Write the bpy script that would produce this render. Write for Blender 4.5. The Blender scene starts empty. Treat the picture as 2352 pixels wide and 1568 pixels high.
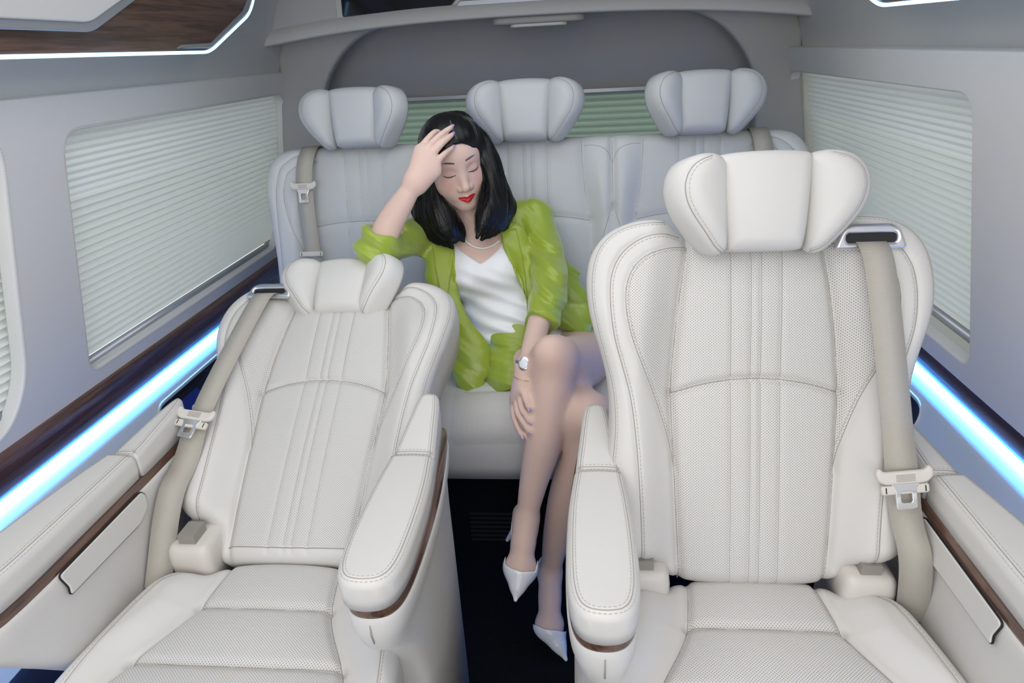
import bpy, math, random
import numpy as np
from mathutils import Vector, Matrix
random.seed(4); rng = np.random.default_rng(4)
S = bpy.context.scene; COL = S.collection
R = math.radians

# ---------------------------------------------------------------- camera
CX, CY, FPX = 1176., 784., 1568.
def cam_axes():
    D = np.array([149., -684., FPX]); D /= np.linalg.norm(D)
    h = np.array([1., -0.055, 0.]); n = np.cross(D, h); n /= np.linalg.norm(n)
    if n[1] > 0: n = -n
    X = np.cross(D, n)
    if X[0] < 0: X = -X
    return np.array([X, D, n])
CR = cam_axes(); CO = np.array([0., 0., 1.30])
cd = bpy.data.cameras.new('camera'); cam = bpy.data.objects.new('camera', cd); COL.objects.link(cam)
rx, ry, rz = CR[:, 0], -CR[:, 1], -CR[:, 2]
cam.matrix_world = Matrix(((rx[0], ry[0], rz[0], CO[0]), (rx[1], ry[1], rz[1], CO[1]), (rx[2], ry[2], rz[2], CO[2]), (0, 0, 0, 1)))
cd.sensor_width = 36; cd.lens = 36 * FPX / 2352.; cd.clip_start = .02
S.camera = cam

# ---------------------------------------------------------------- world, added fill lights, exposure
w = bpy.data.worlds.new('world'); S.world = w; w.use_nodes = True
bg = w.node_tree.nodes['Background']; bg.inputs[0].default_value = (.93, .97, 1, 1); bg.inputs[1].default_value = 1.2
def area(name, loc, rot, sx, sy, power, col):
    l = bpy.data.lights.new(name, 'AREA'); l.shape = 'RECTANGLE'; l.size = sx; l.size_y = sy; l.energy = power; l.color = col
    o = bpy.data.objects.new(name, l); COL.objects.link(o); o.location = loc; o.rotation_euler = [R(a) for a in rot]; return o
area('front_daylight_fill', (-.1, -.9, 1.35), (82, 0, 0), 1.6, .8, 10.3, (1, .985, .96))  # added area light behind the camera, stands in for daylight from the open front
area('front_top_fill', (-.15, .35, 1.60), (0, 0, 0), 1.2, .8, 6.0, (1, .97, .93))  # unseen fill added at roof height to brighten the front
area('rear_top_fill', (-.15, 1.30, 1.62), (0, 0, 0), 1.0, .7, 3.9, (.90, .95, 1))  # dimmer, cooler unseen fill added at roof height for the rear
S.view_settings.view_transform = 'Standard'; S.view_settings.look = 'None'
S.view_settings.exposure = 0.0; S.view_settings.gamma = 1.0; S.view_settings.use_curve_mapping = False

# ---------------------------------------------------------------- materials
def srgb(r, g, b):
    f = lambda c: (c / 255. / 12.92) if c <= 10 else ((c / 255. + .055) / 1.055) ** 2.4
    return (f(r), f(g), f(b), 1)
class NT:
    def __init__(s, name):
        s.m = bpy.data.materials.new(name); s.m.use_nodes = True; s.t = s.m.node_tree
        s.b = s.t.nodes['Principled BSDF']; s.out = s.t.nodes['Material Output']
    def n(s, typ, **k):
        x = s.t.nodes.new(typ)
        for a, v in k.items(): setattr(x, a, v)
        return x
    def L(s, a, b): s.t.links.new(a, b)
    def val(s, sock, v):
        if hasattr(v, 'is_output'): s.L(v, sock)
        else: sock.default_value = v
    def math(s, op, a, b=0., c=0.):
        x = s.n('ShaderNodeMath', operation=op)
        s.val(x.inputs[0], a); s.val(x.inputs[1], b); s.val(x.inputs[2], c); return x.outputs[0]
    def mix(s, f, a, b):
        x = s.n('ShaderNodeMix', data_type='RGBA'); s.val(x.inputs[0], f); s.val(x.inputs[6], a); s.val(x.inputs[7], b); return x.outputs[2]
    def noise(s, scale, detail=3, vec=None, dist=0):
        x = s.n('ShaderNodeTexNoise'); x.inputs['Scale'].default_value = scale; x.inputs['Detail'].default_value = detail; x.inputs['Distortion'].default_value = dist
        if vec: s.L(vec, x.inputs['Vector'])
        return x.outputs['Fac']
    def obj(s, scale=(1, 1, 1)):
        t = s.n('ShaderNodeTexCoord'); m = s.n('ShaderNodeMapping'); m.inputs['Scale'].default_value = scale
        s.L(t.outputs['Object'], m.inputs['Vector']); return m.outputs[0]
    def ramp(s, f, pts):
        x = s.n('ShaderNodeValToRGB'); s.L(f, x.inputs[0]); e = x.color_ramp.elements
        e[0].position, e[0].color = pts[0]; e[1].position, e[1].color = pts[-1]
        for p in pts[1:-1]: q = e.new(p[0]); q.color = p[1]
        return x.outputs[0]
    def bump(s, h, strength=.2, dist=.001):
        x = s.n('ShaderNodeBump'); x.inputs['Strength'].default_value = strength; x.inputs['Distance'].default_value = dist
        s.L(h, x.inputs['Height']); s.L(x.outputs[0], s.b.inputs['Normal'])
    def set(s, **k):
        for a, v in k.items():
            s.val(s.b.inputs[a.replace('_', ' ')], v)
        return s.m
def simple(name, col, rough=.5, metal=0, spec=.5, bump=None, coat=0):
    n = NT(name); n.set(Base_Color=col, Roughness=rough, Metallic=metal); n.b.inputs['Specular IOR Level'].default_value = spec
    n.b.inputs['Coat Weight'].default_value = coat
    if bump: n.bump(n.noise(bump[0], 4, n.obj()), bump[1], bump[2])
    return n.m
def leather(name, col, perf=False, hole=.28, pitch=.0049):
    n = NT(name); v = n.obj()
    base = n.mix(n.noise(9, 2, v), tuple(c * .97 for c in col[:3]) + (1,), col)
    h = n.noise(900, 3, v)
    if perf:
        uv = n.n('ShaderNodeUVMap'); sp = n.n('ShaderNodeSeparateXYZ'); n.L(uv.outputs[0], sp.inputs[0])
        s_ = pitch
        y = n.math('DIVIDE', sp.outputs[1], s_ * .44); row = n.math('FLOOR', y)
        x = n.math('ADD', n.math('DIVIDE', sp.outputs[0], s_), n.math('MULTIPLY', row, .5))
        fx = n.math('SUBTRACT', n.math('FRACT', x), .5); fy = n.math('SUBTRACT', n.math('FRACT', y), .5)
        d = n.math('SQRT', n.math('ADD', n.math('MULTIPLY', fx, fx), n.math('MULTIPLY', n.math('MULTIPLY', fy, fy), .194)))
        dot = n.math('SMOOTH_MIN', n.math('MAXIMUM', n.math('MULTIPLY', n.math('SUBTRACT', .17, d), 12), 0), 1, .05)
        at = n.n('ShaderNodeAttribute', attribute_name='perf')
        dot = n.math('MULTIPLY', dot, n.math('GREATER_THAN', at.outputs['Fac'], .5))
        base = n.mix(dot, base, (col[0] * hole, col[1] * hole, col[2] * hole, 1))
        h = n.math('SUBTRACT', n.math('MULTIPLY', h, .15), dot)
        n.bump(h, .5, .0006)
    else: n.bump(h, .12, .0004)
    n.b.inputs['Specular IOR Level'].default_value = .4
    return n.set(Base_Color=base, Roughness=.46)
LC = (.655, .635, .61, 1)
M = {}
M['leather'] = leather('ivory_leather', LC)
M['perf'] = leather('perforated_ivory_leather', LC, True)
M['leather_rear'] = leather('pale_grey_leather', (.54, .55, .56, 1))
M['perf_rear'] = leather('perforated_pale_grey_leather', (.60, .61, .615, 1), True, .62, .0042)
M['seam'] = simple('seam_shadow_thread', (.36, .33, .30, 1), .8)  # thread and gap shade along the seams, both put into one darker colour
M['stitch'] = simple('stitch_thread', (.53, .50, .47, 1), .7)
M['plastic'] = simple('ivory_plastic', (.66, .62, .57, 1), .42)
M['beltgrey'] = None
M['chrome'] = simple('satin_chrome', (.72, .72, .74, 1), .30, 1)
M['polish'] = simple('polished_steel', (.85, .86, .88, 1), .08, 1)
M['black'] = simple('black_gap', (.006, .006, .007, 1), .6)
M['carpet'] = simple('black_carpet', (.006, .0065, .0075, 1), .95, spec=.1, bump=(400, 1, .004))
M['wallskin'] = simple('warm_grey_wall_leather', (.74, .72, .70, 1), .55, bump=(700, .15, .0004))
M['cove'] = simple('suede_headliner', (.58, .57, .55, 1), .75, bump=(900, .2, .0005))
M['darkfab'] = simple('grey_tailgate_fabric', (.40, .39, .38, 1), .9, spec=.2, bump=(900, .3, .0005))
M['pillar'] = simple('grey_pillar_trim', (.40, .385, .36, 1), .6)
M['screen'] = simple('black_screen_glass', (.008, .008, .010, 1), .08)
M['bluepanel'] = simple('ivory_side_lining', (.62, .66, .68, 1), .5)
M['traydark'] = simple('black_gloss_tray', (.03, .03, .045, 1), .25)
M['silver'] = simple('silver_paint', (.50, .51, .55, 1), .35, .6)
M['glass'] = None
def mk_belt():
    n = NT('beige_webbing'); v = n.obj()
    uv = n.n('ShaderNodeUVMap'); sp = n.n('ShaderNodeSeparateXYZ'); n.L(uv.outputs[0], sp.inputs[0])
    a = n.math('SINE', n.math('MULTIPLY', sp.outputs[0], 2600)); b = n.math('SINE', n.math('MULTIPLY', n.math('ADD', sp.outputs[1], n.math('ABSOLUTE', sp.outputs[0])), 2600))
    h = n.math('MULTIPLY', a, b)
    n.bump(h, .4, .0005)
    return n.set(Base_Color=n.mix(n.math('MULTIPLY_ADD', h, .5, .5), (.40, .37, .32, 1), (.52, .485, .43, 1)), Roughness=.6)
M['belt'] = mk_belt()
def mk_wood(sc=(60, 2.2, 60)):
    n = NT('dark_walnut_gloss'); v = n.obj(sc); f = n.noise(1, 6, v, .6); g = n.noise(6, 5, v)
    f = n.math('ADD', n.math('MULTIPLY', f, .7), n.math('MULTIPLY', g, .3))
    c = n.ramp(f, [(.32, (.026, .012, .009, 1)), (.48, (.095, .046, .031, 1)), (.56, (.150, .078, .053, 1)), (.70, (.045, .020, .015, 1))])
    n.b.inputs['Coat Weight'].default_value = .5; n.b.inputs['Coat Roughness'].default_value = .05
    return n.set(Base_Color=c, Roughness=.28)
M['wood'] = mk_wood(); M['wood_u'] = mk_wood((2.2, 60, 60))
def mk_blind(name='pleated_blind_fabric', gb=((.90, .91, .89, 1), (.90, .92, .89, 1), .22)):
    n = NT(name); t = n.t
    d = n.n('ShaderNodeBsdfDiffuse'); d.inputs[0].default_value = gb[0]
    tr = n.n('ShaderNodeBsdfTranslucent'); tr.inputs[0].default_value = gb[1]
    mx = n.n('ShaderNodeMixShader'); mx.inputs[0].default_value = gb[2]
    n.L(d.outputs[0], mx.inputs[1]); n.L(tr.outputs[0], mx.inputs[2]); n.L(mx.outputs[0], n.out.inputs[0]); return n.m
M['blind'] = mk_blind(); M['blind_g'] = mk_blind('green_light_pleated_fabric', ((.58, .66, .57, 1), (.55, .66, .54, 1), .25))  # rear blind: green tint of light from outside greenery put into its colour
def mk_glass():
    n = NT('tinted_window_glass')
    a = n.n('ShaderNodeBsdfTransparent'); a.inputs[0].default_value = (.82, .86, .83, 1)
    g = n.n('ShaderNodeBsdfGlossy'); g.inputs['Roughness'].default_value = .02
    mx = n.n('ShaderNodeMixShader'); mx.inputs[0].default_value = .08
    n.L(a.outputs[0], mx.inputs[1]); n.L(g.outputs[0], mx.inputs[2]); n.L(mx.outputs[0], n.out.inputs[0]); return n.m
M['glass'] = mk_glass()
def emis(name, col, st):
    n = NT(name); n.set(Base_Color=(0, 0, 0, 1)); n.b.inputs['Emission Color'].default_value = col; n.b.inputs['Emission Strength'].default_value = st; return n.m
M['led'] = emis('blue_led_strip', (.04, .27, 1, 1), 280)
M['led2'] = emis('blue_white_led_line', (.30, .62, 1, 1), 4)
M['logo'] = emis('backlit_emblem', (.35, .5, .9, 1), .55)

# ---------------------------------------------------------------- mesh helpers
def obj(name, verts, faces, mat, parent=None, smooth=True, mats=None, fm=None, uv=None, attrs=None, mw=None):
    me = bpy.data.meshes.new(name)
    me.from_pydata([tuple(map(float, v)) for v in verts], [], [tuple(map(int, f)) for f in faces])
    for m_ in (mats or [mat]): me.materials.append(m_)
    if fm is not None: me.polygons.foreach_set('material_index', np.asarray(fm, dtype=np.int32))
    me.polygons.foreach_set('use_smooth', [bool(smooth)] * len(me.polygons))
    if uv is not None:
        ul = me.uv_layers.new(name='UVMap'); li = np.empty(len(me.loops), dtype=np.int32); me.loops.foreach_get('vertex_index', li)
        ul.data.foreach_set('uv', np.asarray(uv, dtype=np.float32)[li].ravel())
    for k, a in (attrs or {}).items():
        a = np.asarray(a, dtype=np.float32)
        if a.ndim == 2:
            at = me.color_attributes.new(k, 'FLOAT_COLOR', 'POINT'); at.data.foreach_set('color', a.ravel())
        else:
            at = me.attributes.new(k, 'FLOAT', 'POINT'); at.data.foreach_set('value', a)
    me.update()
    o = bpy.data.objects.new(name, me); COL.objects.link(o)
    if parent is not None: o.parent = parent
    if mw is not None: o.matrix_local = mw
    return o
def empty(name, loc, label, cat, group=None):
    o = bpy.data.objects.new(name, None); COL.objects.link(o); o.location = loc; o.empty_display_size = .05
    return tag(o, label, cat, group)
def tag(o, label=None, cat=None, group=None, kind=None):
    if label: o['label'] = label
    if cat: o['category'] = cat
    if group: o['group'] = group
    if kind: o['kind'] = kind
    return o
def frame(O, U, V, N):
    return Matrix(((U[0], V[0], N[0], O[0]), (U[1], V[1], N[1], O[1]), (U[2], V[2], N[2], O[2]), (0, 0, 0, 1)))
class MB:
    def __init__(s): s.v = []; s.f = []; s.m = []; s.uv = []; s.n = 0; s.attr = []
    def add(s, v, f, m=0, uv=None, attr=0.):
        v = np.asarray(v, float); s.v.append(v)
        s.f += [tuple(i + s.n for i in q) for q in f]; s.m += [m] * len(f)
        s.uv.append(np.asarray(uv, float) if uv is not None else v[:, :2]); s.attr.append(np.broadcast_to(np.asarray(attr, float), (len(v),)))
        s.n += len(v); return s
    def box(s, c, d, m=0, rot=None):
        c = np.asarray(c, float); d = np.asarray(d, float) / 2
        p = np.array([[x, y, z] for x in (-1, 1) for y in (-1, 1) for z in (-1, 1)]) * d
        if rot is not None: p = p @ np.asarray(rot).T
        return s.add(p + c, [(0, 1, 3, 2), (4, 6, 7, 5), (0, 4, 5, 1), (2, 3, 7, 6), (0, 2, 6, 4), (1, 5, 7, 3)], m)
    def tube(s, P, r, k=6, m=0, closed=False, squash=None, up=None):
        P = np.asarray(P, float); n = len(P); r = np.broadcast_to(np.asarray(r, float), (n,))
        T = np.gradient(P, axis=0) if not closed else np.roll(P, -1, 0) - np.roll(P, 1, 0)
        T /= np.linalg.norm(T, axis=1)[:, None] + 1e-12
        ref = np.array(up if up is not None else (.13, .31, .94))
        A = np.cross(T, ref); A /= np.linalg.norm(A, axis=1)[:, None] + 1e-9; B = np.cross(A, T)
        a = np.linspace(0, 2 * np.pi, k, endpoint=False); sx, sy = squash or (1, 1)
        V = P[:, None] + r[:, None, None] * (sx * np.cos(a)[None, :, None] * A[:, None] + sy * np.sin(a)[None, :, None] * B[:, None])
        F = []
        for i in range(n if closed else n - 1):
            j = (i + 1) % n
            for q in range(k): F.append((i * k + q, i * k + (q + 1) % k, j * k + (q + 1) % k, j * k + q))
        if not closed: F += [tuple(range(k))[::-1], tuple((n - 1) * k + q for q in range(k))]
        return s.add(V.reshape(-1, 3), F, m)
    def out(s, name, mats, parent=None, smooth=True, mw=None, attr=None):
        if not isinstance(mats, (list, tuple)): mats = [mats]
        return obj(name, np.vstack(s.v), s.f, None, parent, smooth, mats, s.m, np.vstack(s.uv), {attr: np.concatenate(s.attr)} if attr else None, mw)
def smooth_poly(P, n=400, closed=True, it=2):
    """Chaikin-rounded, evenly resampled polyline"""
    P = np.asarray(P, float)
    for _ in range(it):
        if closed:
            Q = np.roll(P, -1, 0); P = np.stack([.75 * P + .25 * Q, .25 * P + .75 * Q], 1).reshape(-1, P.shape[1])
        else:
            a, b = P[:-1], P[1:]; P = np.vstack([P[:1], np.stack([.75 * a + .25 * b, .25 * a + .75 * b], 1).reshape(-1, P.shape[1]), P[-1:]])
    if closed: P = np.vstack([P, P[:1]])
    d = np.r_[0, np.cumsum(np.linalg.norm(np.diff(P, axis=0), axis=1))]
    t = np.linspace(0, d[-1], n, endpoint=not closed)
    return np.stack([np.interp(t, d, P[:, i]) for i in range(P.shape[1])], 1)
def dpoly(X, P, closed=False):
    """distance from points X to polyline P (2-D)"""
    P = np.asarray(P, float); A = P if closed else P[:-1]; B = np.roll(P, -1, 0) if closed else P[1:]
    best = np.full(len(X), 1e9)
    if len(A) > 60 and closed: # vertices are dense: chunk
        pass
    for a, b in zip(A, B):
        ab = b - a; L2 = ab @ ab + 1e-14
        t = np.clip(((X - a) @ ab) / L2, 0, 1); q = X - a - t[:, None] * ab
        np.minimum(best, (q * q).sum(1), out=best)
    return np.sqrt(best)
def inside(X, P):
    P = np.asarray(P, float); Q = np.roll(P, -1, 0); c = np.zeros(len(X), bool)
    for a, b in zip(P, Q):
        k = (a[1] > X[:, 1]) != (b[1] > X[:, 1])
        if k.any(): c ^= k & (X[:, 0] < (b[0] - a[0]) * (X[:, 1] - a[1]) / (b[1] - a[1] + 1e-15) + a[0])
    return c
def sstep(a, b, x):
    t = np.clip((x - a) / (b - a), 0, 1); return t * t * (3 - 2 * t)

class Pad:
    """upholstered pad: star-shaped outline in (u,v), front height F(u,v), rolled edges of radius Rr, back at -thick"""
    def __init__(s, outline, c, F, Rr=.03, thick=.06, nr=60, na=300, it=2, grooves=(), perf=None, curve=None):
        s.o = smooth_poly(outline, na, True, it); s.c = np.asarray(c, float); s.F = F; s.Rr = Rr; s.thick = thick; s.nr = nr; s.na = na
        s.grooves = grooves; s.perf = perf; s.curve = curve
    def S(s, X, d=None):
        X = np.asarray(X, float)
        if d is None: d = dpoly(X, s.o[::2], True)
        w_ = s.F(X[:, 0], X[:, 1])
        q = np.clip(d / s.Rr, 0, 1); w_ = w_ - s.Rr * (1 - np.sqrt(np.clip(1 - (1 - q) ** 2, 0, 1)))
        for P, dep, wid in s.grooves:
            g = dpoly(X, P); w_ = w_ - dep * np.exp(-(g / wid) ** 2)
        return w_
    def p3(s, X, lift=0.):
        X = np.asarray(X, float); w_ = s.S(X) + lift; P = np.c_[X, w_]
        return s.curve(P) if s.curve else P
    def build(s, mb, m=0):
        q = np.linspace(0, 1, s.nr + 1)[1:]; sc = 1 - (1 - q) ** 1.7
        X = (s.c + sc[:, None, None] * (s.o - s.c)[None]).reshape(-1, 2)
        X = np.vstack([s.c[None], X]); w_ = s.S(X, None)
        V = [np.c_[X, w_]]
        na = s.na; n0 = len(X)
        wl = w_[-na:]
        # side and back
        rb = min(s.Rr, s.thick * .45)
        for k, (dw, ins) in enumerate([(.5, 0), (1, 0), (1, 1)]):
            if k == 0: zz = wl * .5 + (-s.thick + rb) * .5; sh = 0.
            elif k == 1: zz = np.full(na, -s.thick + rb * .6); sh = .02
            else: zz = np.full(na, -s.thick); sh = .10
            V.append(np.c_[s.o + sh * (s.c - s.o), zz])
        V.append(np.r_[s.c, -s.thick][None])
        V = np.vstack(V); F = []
        for a in range(na): F.append((0, 1 + a, 1 + (a + 1) % na))
        rows = s.nr + 3
        for r_ in range(rows - 1):
            b0 = 1 + r_ * na; b1 = b0 + na
            for a in range(na):
                a2 = (a + 1) % na; F.append((b0 + a, b1 + a, b1 + a2, b0 + a2))
        bl = 1 + (rows - 1) * na; ce = len(V) - 1
        for a in range(na): F.append((ce, bl + (a + 1) % na, bl + a))
        uv = V[:, :2].copy(); pf = np.zeros(len(V)); uv[:n0, 1] += (s.F(X[:, 0], X[:, 1]) - w_) * np.sign(X[:, 1] - s.c[1]) * (np.abs(X[:, 1] - s.c[1]) > np.abs(X[:, 0] - s.c[0]) * .5) * (s.Rr > .05)
        if s.perf is not None:
            for poly in s.perf: pf[:n0] = np.maximum(pf[:n0], inside(X, poly))
        if s.curve: V = s.curve(V)
        area2 = np.sum(s.o[:, 0] * np.roll(s.o[:, 1], -1) - s.o[:, 1] * np.roll(s.o[:, 0], -1))
        if area2 < 0: F = [f[::-1] for f in F]
        mb.add(V, F, m, uv, pf); return s
    def seam(s, mb, P, r=.0009, m=1, n=160, lift=.0, it=2):
        P = smooth_poly(P, n, False, it); mb.tube(s.p3(P, lift), r, 5, m); return s
    def stitch(s, mb, P, m=2, off=0., dash=.0042, gap=.0022, r=.00055, it=2):
        P = smooth_poly(P, 300, False, it)
        if off:
            T = np.gradient(P, axis=0); T /= np.linalg.norm(T, axis=1)[:, None] + 1e-12; P = P + off * np.c_[-T[:, 1], T[:, 0]]
        d = np.r_[0, np.cumsum(np.linalg.norm(np.diff(P, axis=0), axis=1))]; L_ = d[-1]; n = int(L_ / (dash + gap))
        if n < 1: return s
        t0 = np.arange(n) * (dash + gap); a = np.stack([np.interp(t0, d, P[:, i]) for i in (0, 1)], 1); b = np.stack([np.interp(t0 + dash, d, P[:, i]) for i in (0, 1)], 1)
        A = s.p3(a, .0003); B = s.p3(b, .0003)
        for p, q in zip(A, B): mb.tube([p, q], r, 4, m)
        return s
def mir(P): return [(-a, b) for a, b in P]
def loop_tube(mb, P, r, m=0, k=8): mb.tube(P, r, k, m, closed=True)

def plate(name, outer, holes, thick, bevel, mat, parent=None, mw=None, res=4, it=0, n=None):
    """flat plate (2-D outline with holes) with thickness and bevelled rims, local z from 0 to thick"""
    cu = bpy.data.curves.new(name + '_c', 'CURVE'); cu.dimensions = '2D'; cu.fill_mode = 'BOTH'
    for P in [outer] + list(holes):
        P = np.asarray(P, float)
        sp = cu.splines.new('POLY'); sp.points.add(len(P) - 1); sp.use_cyclic_u = True
        for p, q in zip(sp.points, P): p.co = (q[0], q[1], 0, 1)
    cu.extrude = max(thick / 2 - bevel, 0); cu.bevel_depth = bevel; cu.bevel_resolution = res; cu.offset = -bevel
    t = bpy.data.objects.new('tmp', cu); COL.objects.link(t)
    dg = bpy.context.evaluated_depsgraph_get(); dg.update()
    me = bpy.data.meshes.new_from_object(t.evaluated_get(dg)); bpy.data.objects.remove(t); bpy.data.curves.remove(cu)
    me.name = name; me.materials.clear(); me.materials.append(mat)
    me.transform(Matrix.Translation((0, 0, thick / 2)))
    me.polygons.foreach_set('use_smooth', [True] * len(me.polygons))
    try: me.set_sharp_from_angle(angle=R(35))
    except Exception: pass
    o = bpy.data.objects.new(name, me); COL.objects.link(o)
    if parent is not None: o.parent = parent
    if mw is not None: o.matrix_local = mw
    return o
def rrect(x0, y0, x1, y1, r, n=8):
    out = []
    for cx, cy, a0 in ((x1 - r, y1 - r, 0), (x0 + r, y1 - r, 90), (x0 + r, y0 + r, 180), (x1 - r, y0 + r, 270)):
        for i in range(n + 1):
            a = R(a0 + 90 * i / n); out.append((cx + r * math.cos(a), cy + r * math.sin(a)))
    return out
def rpoly(P, r, n=6):
    """polygon with rounded corners (r per corner or one)"""
    P = [np.array(p, float) for p in P]; out = []; k = len(P)
    for i in range(k):
        p, a, b = P[i], P[i - 1], P[(i + 1) % k]; rr = r[i] if isinstance(r, (list, tuple)) else r
        u = a - p; v = b - p; lu, lv = np.linalg.norm(u), np.linalg.norm(v); u /= lu; v /= lv; rr = min(rr, lu * .48, lv * .48)
        for t in np.linspace(0, 1, n + 1):
            out.append(tuple((1 - t) ** 2 * (p + u * rr) + 2 * t * (1 - t) * p + t * t * (p + v * rr)))
    return out

XC = -.153   # centre line of the van
# ================================================================ SETTING
def strip_profile(prof, ys, side):
    """extrude an open profile [(W,z)] along y; side -1 left / +1 right"""
    P = np.array(prof); V = []; F = []
    for y in ys: V += [(XC + side * a, y, b) for a, b in P]
    k = len(P)
    for i in range(len(ys) - 1):
        for j in range(k - 1):
            f = (i * k + j, i * k + j + 1, (i + 1) * k + j + 1, (i + 1) * k + j); F.append(f if side < 0 else f[::-1])
    return V, F
Y0, Y1 = -.75, 2.56
# floor
mb = MB(); mb.box((XC, .95, -.02), (2.3, 3.6, .04)); tag(mb.out('floor', M['carpet'], smooth=False), kind='structure')
# ceiling
mb = MB(); v, f = strip_profile([(.62, 1.655), (.4, 1.675), (0, 1.68)], [Y0, 2.7], -1); mb.add(v, f); v, f = strip_profile([(.62, 1.655), (.4, 1.675), (0, 1.68)], [Y0, 2.7], 1); mb.add(v, f)
tag(mb.out('ceiling', M['cove']), kind='structure')
KW = (.957 - .87) / (1.18 - .683)
def Wz(z): return .957 - (z - .683) * KW
def side_frame(side):
    """frame on the leaning wall panel: u along y, v up the panel from z=.60"""
    z0 = .60; O = (XC + side * Wz(z0), 0, z0); L_ = math.hypot(1, KW); V = np.array([-side * KW, 0, 1]) / L_
    U = np.array([0, 1., 0]) * (1 if side < 0 else 1); N = np.cross(U, V)
    return O, U, V, N, L_
for side, nm in ((-1, 'left'), (1, 'right')):
    O, U, V, N, L_ = side_frame(side)
    inward = -side * N[0] > 0     # does N point into the van?
    Fm = frame(O, U, V, N)
    zt = lambda z: (z - .60) * L_
    win = rpoly([(1.315, zt(.668)), (2.36, zt(.668)), (2.47, zt(.80)), (2.46, zt(1.188)), (1.332, zt(1.188))], [.035, .03, .10, .07, .05])
    holes = [win]
    if side < 0: holes.append(rpoly([(.30, zt(.65)), (1.065, zt(.655)), (1.128, zt(.74)), (1.165, zt(1.15)), (1.16, zt(1.19)), (.30, zt(1.19))], [.04, .06, .08, .03, .03, .04]))
    off = 0 if inward else -.03
    mw = Fm @ Matrix.Translation((0, 0, off - (.030 if inward else -.0)))
    wl = plate('wall_' + nm, [(Y0, zt(.618)), (Y1, zt(.618)), (Y1, zt(1.259)), (Y0, zt(1.259))], holes, .030, .005, M['wallskin'], mw=mw)
    tag(wl, kind='structure')
    if not inward: pass
    # stitches round the windows on the inner face
    sg = 1 if inward else -1
    stm = MB()
    for h in holes:
        P = smooth_poly([(a, b) for a, b in h], 360, True, 0); c = P.mean(0)
        T = np.roll(P, -1, 0) - np.roll(P, 1, 0); T /= np.linalg.norm(T, axis=1)[:, None]; Nn = np.c_[T[:, 1], -T[:, 0]]
        if ((P + Nn * .01 - c) ** 2).sum() < ((P - c) ** 2).sum(): Nn = -Nn
        P = P + Nn * .007
        d = np.r_[0, np.cumsum(np.linalg.norm(np.diff(np.vstack([P, P[:1]]), axis=0), axis=1))]; PP = np.vstack([P, P[:1]])
        t = np.arange(0, d[-1], .0055)
        a = np.stack([np.interp(t, d, PP[:, i]) for i in (0, 1)], 1); b = np.stack([np.interp(t + .0033, d, PP[:, i]) for i in (0, 1)], 1)
        for p, q in zip(a, b): stm.tube([(p[0], p[1], sg * .0002), (q[0], q[1], sg * .0002)], .0006, 4)
    so = stm.out('stitching', M['stitch'], wl, mw=Matrix.Identity(4)); so.matrix_parent_inverse = Matrix.Identity(4); so.matrix_local = mw.inverted() @ Fm
    # upper wall (cove) above the crease and lower lining
    up = MB(); v, f = strip_profile([(.875, 1.245), (.872, 1.258), (.868, 1.275), (.862, 1.30), (.845, 1.36), (.80, 1.47), (.72, 1.58), (.62, 1.655)], [Y0, 2.62], side); up.add(v, f)
    tag(up.out('trim_%d' % (1 if side < 0 else 2), M['cove']), kind='structure')
    # glossy walnut belt rail
    wd = MB(); prof = [(1.0, .634), (.974, .632), (.958, .628), (.952, .620), (.951, .608), (.955, .582), (.963, .556), (.970, .542), (.978, .537), (1.006, .540)]
    v, f = strip_profile(prof, np.linspace(Y0, 2.55, 30), side); wd.add(v, f)
    o = wd.out('walnut_belt_rail', M['wood']); tag(o, 'glossy dark walnut rail under the %s window' % ('left' if side < 0 else 'right'), 'trim rail')
    # LED strip hidden under the rail
    ld = MB(); v, f = strip_profile([(1.000, .5392), (.982, .5362)], np.linspace(.1, 2.2, 20), side); ld.add(v, f)
    o = ld.out('ambient_light_strip', M['led']); tag(o, 'blue ambient light strip glowing under the %s walnut rail' % ('left' if side < 0 else 'right'), 'light strip')
    # lining below with a storage recess
    zl = lambda z: z
    shf = MB(); v, f = strip_profile([(1.008, .545), (1.004, .530), (.985, .521), (.965, .511), (.952, .5015), (.9455, .4945), (.9445, .492)], np.linspace(Y0, 2.6, 12), side); shf.add(v, f)
    tag(shf.out('trim_%d' % (11 if side < 0 else 12), M['bluepanel']), kind='structure')
    lo_ = MB(); v, f = strip_profile([(.857, .316), (.853, .30), (.850, .02)], np.linspace(Y0, 2.6, 4), side); lo_.add(v, f)
    tag(lo_.out('trim_%d' % (13 if side < 0 else 14), M['traydark']), kind='structure')
    a0, a1 = (.9455, .494), (.857, .315)   # (W,z) top and bottom
    O2 = (XC + side * a0[0], 0, a0[1]); V2 = np.array([side * (a1[0] - a0[0]), 0, a1[1] - a0[1]]); Lv = np.linalg.norm(V2); V2 /= Lv; U2 = np.array([0, 1., 0]); N2 = np.cross(U2, V2)
    F2 = frame(O2, U2, V2, N2); inw = (-side * N2[0]) > 0
    rec = rpoly([(1.455, .012), (2.30, .012), (2.30, .175), (1.455, .175)], .05)
    lw = plate('lining', [(Y0, 0), (2.5, 0), (2.5, Lv), (Y0, Lv)], [rec], .012, .003, M['bluepanel'], mw=F2 @ Matrix.Translation((0, 0, -.012 if inw else 0)))
    lw.name = 'trim_%d' % (3 if side < 0 else 4); tag(lw, kind='structure')
    rw = empty('storage_recess', (XC + side * .96, 1.85, .38), 'blue-lit storage recess with raised rim in the %s side lining' % ('left' if side < 0 else 'right'), 'storage recess')
    sgn = 1 if inw else -1
    inv = Matrix.Translation(rw.location).inverted()
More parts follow.
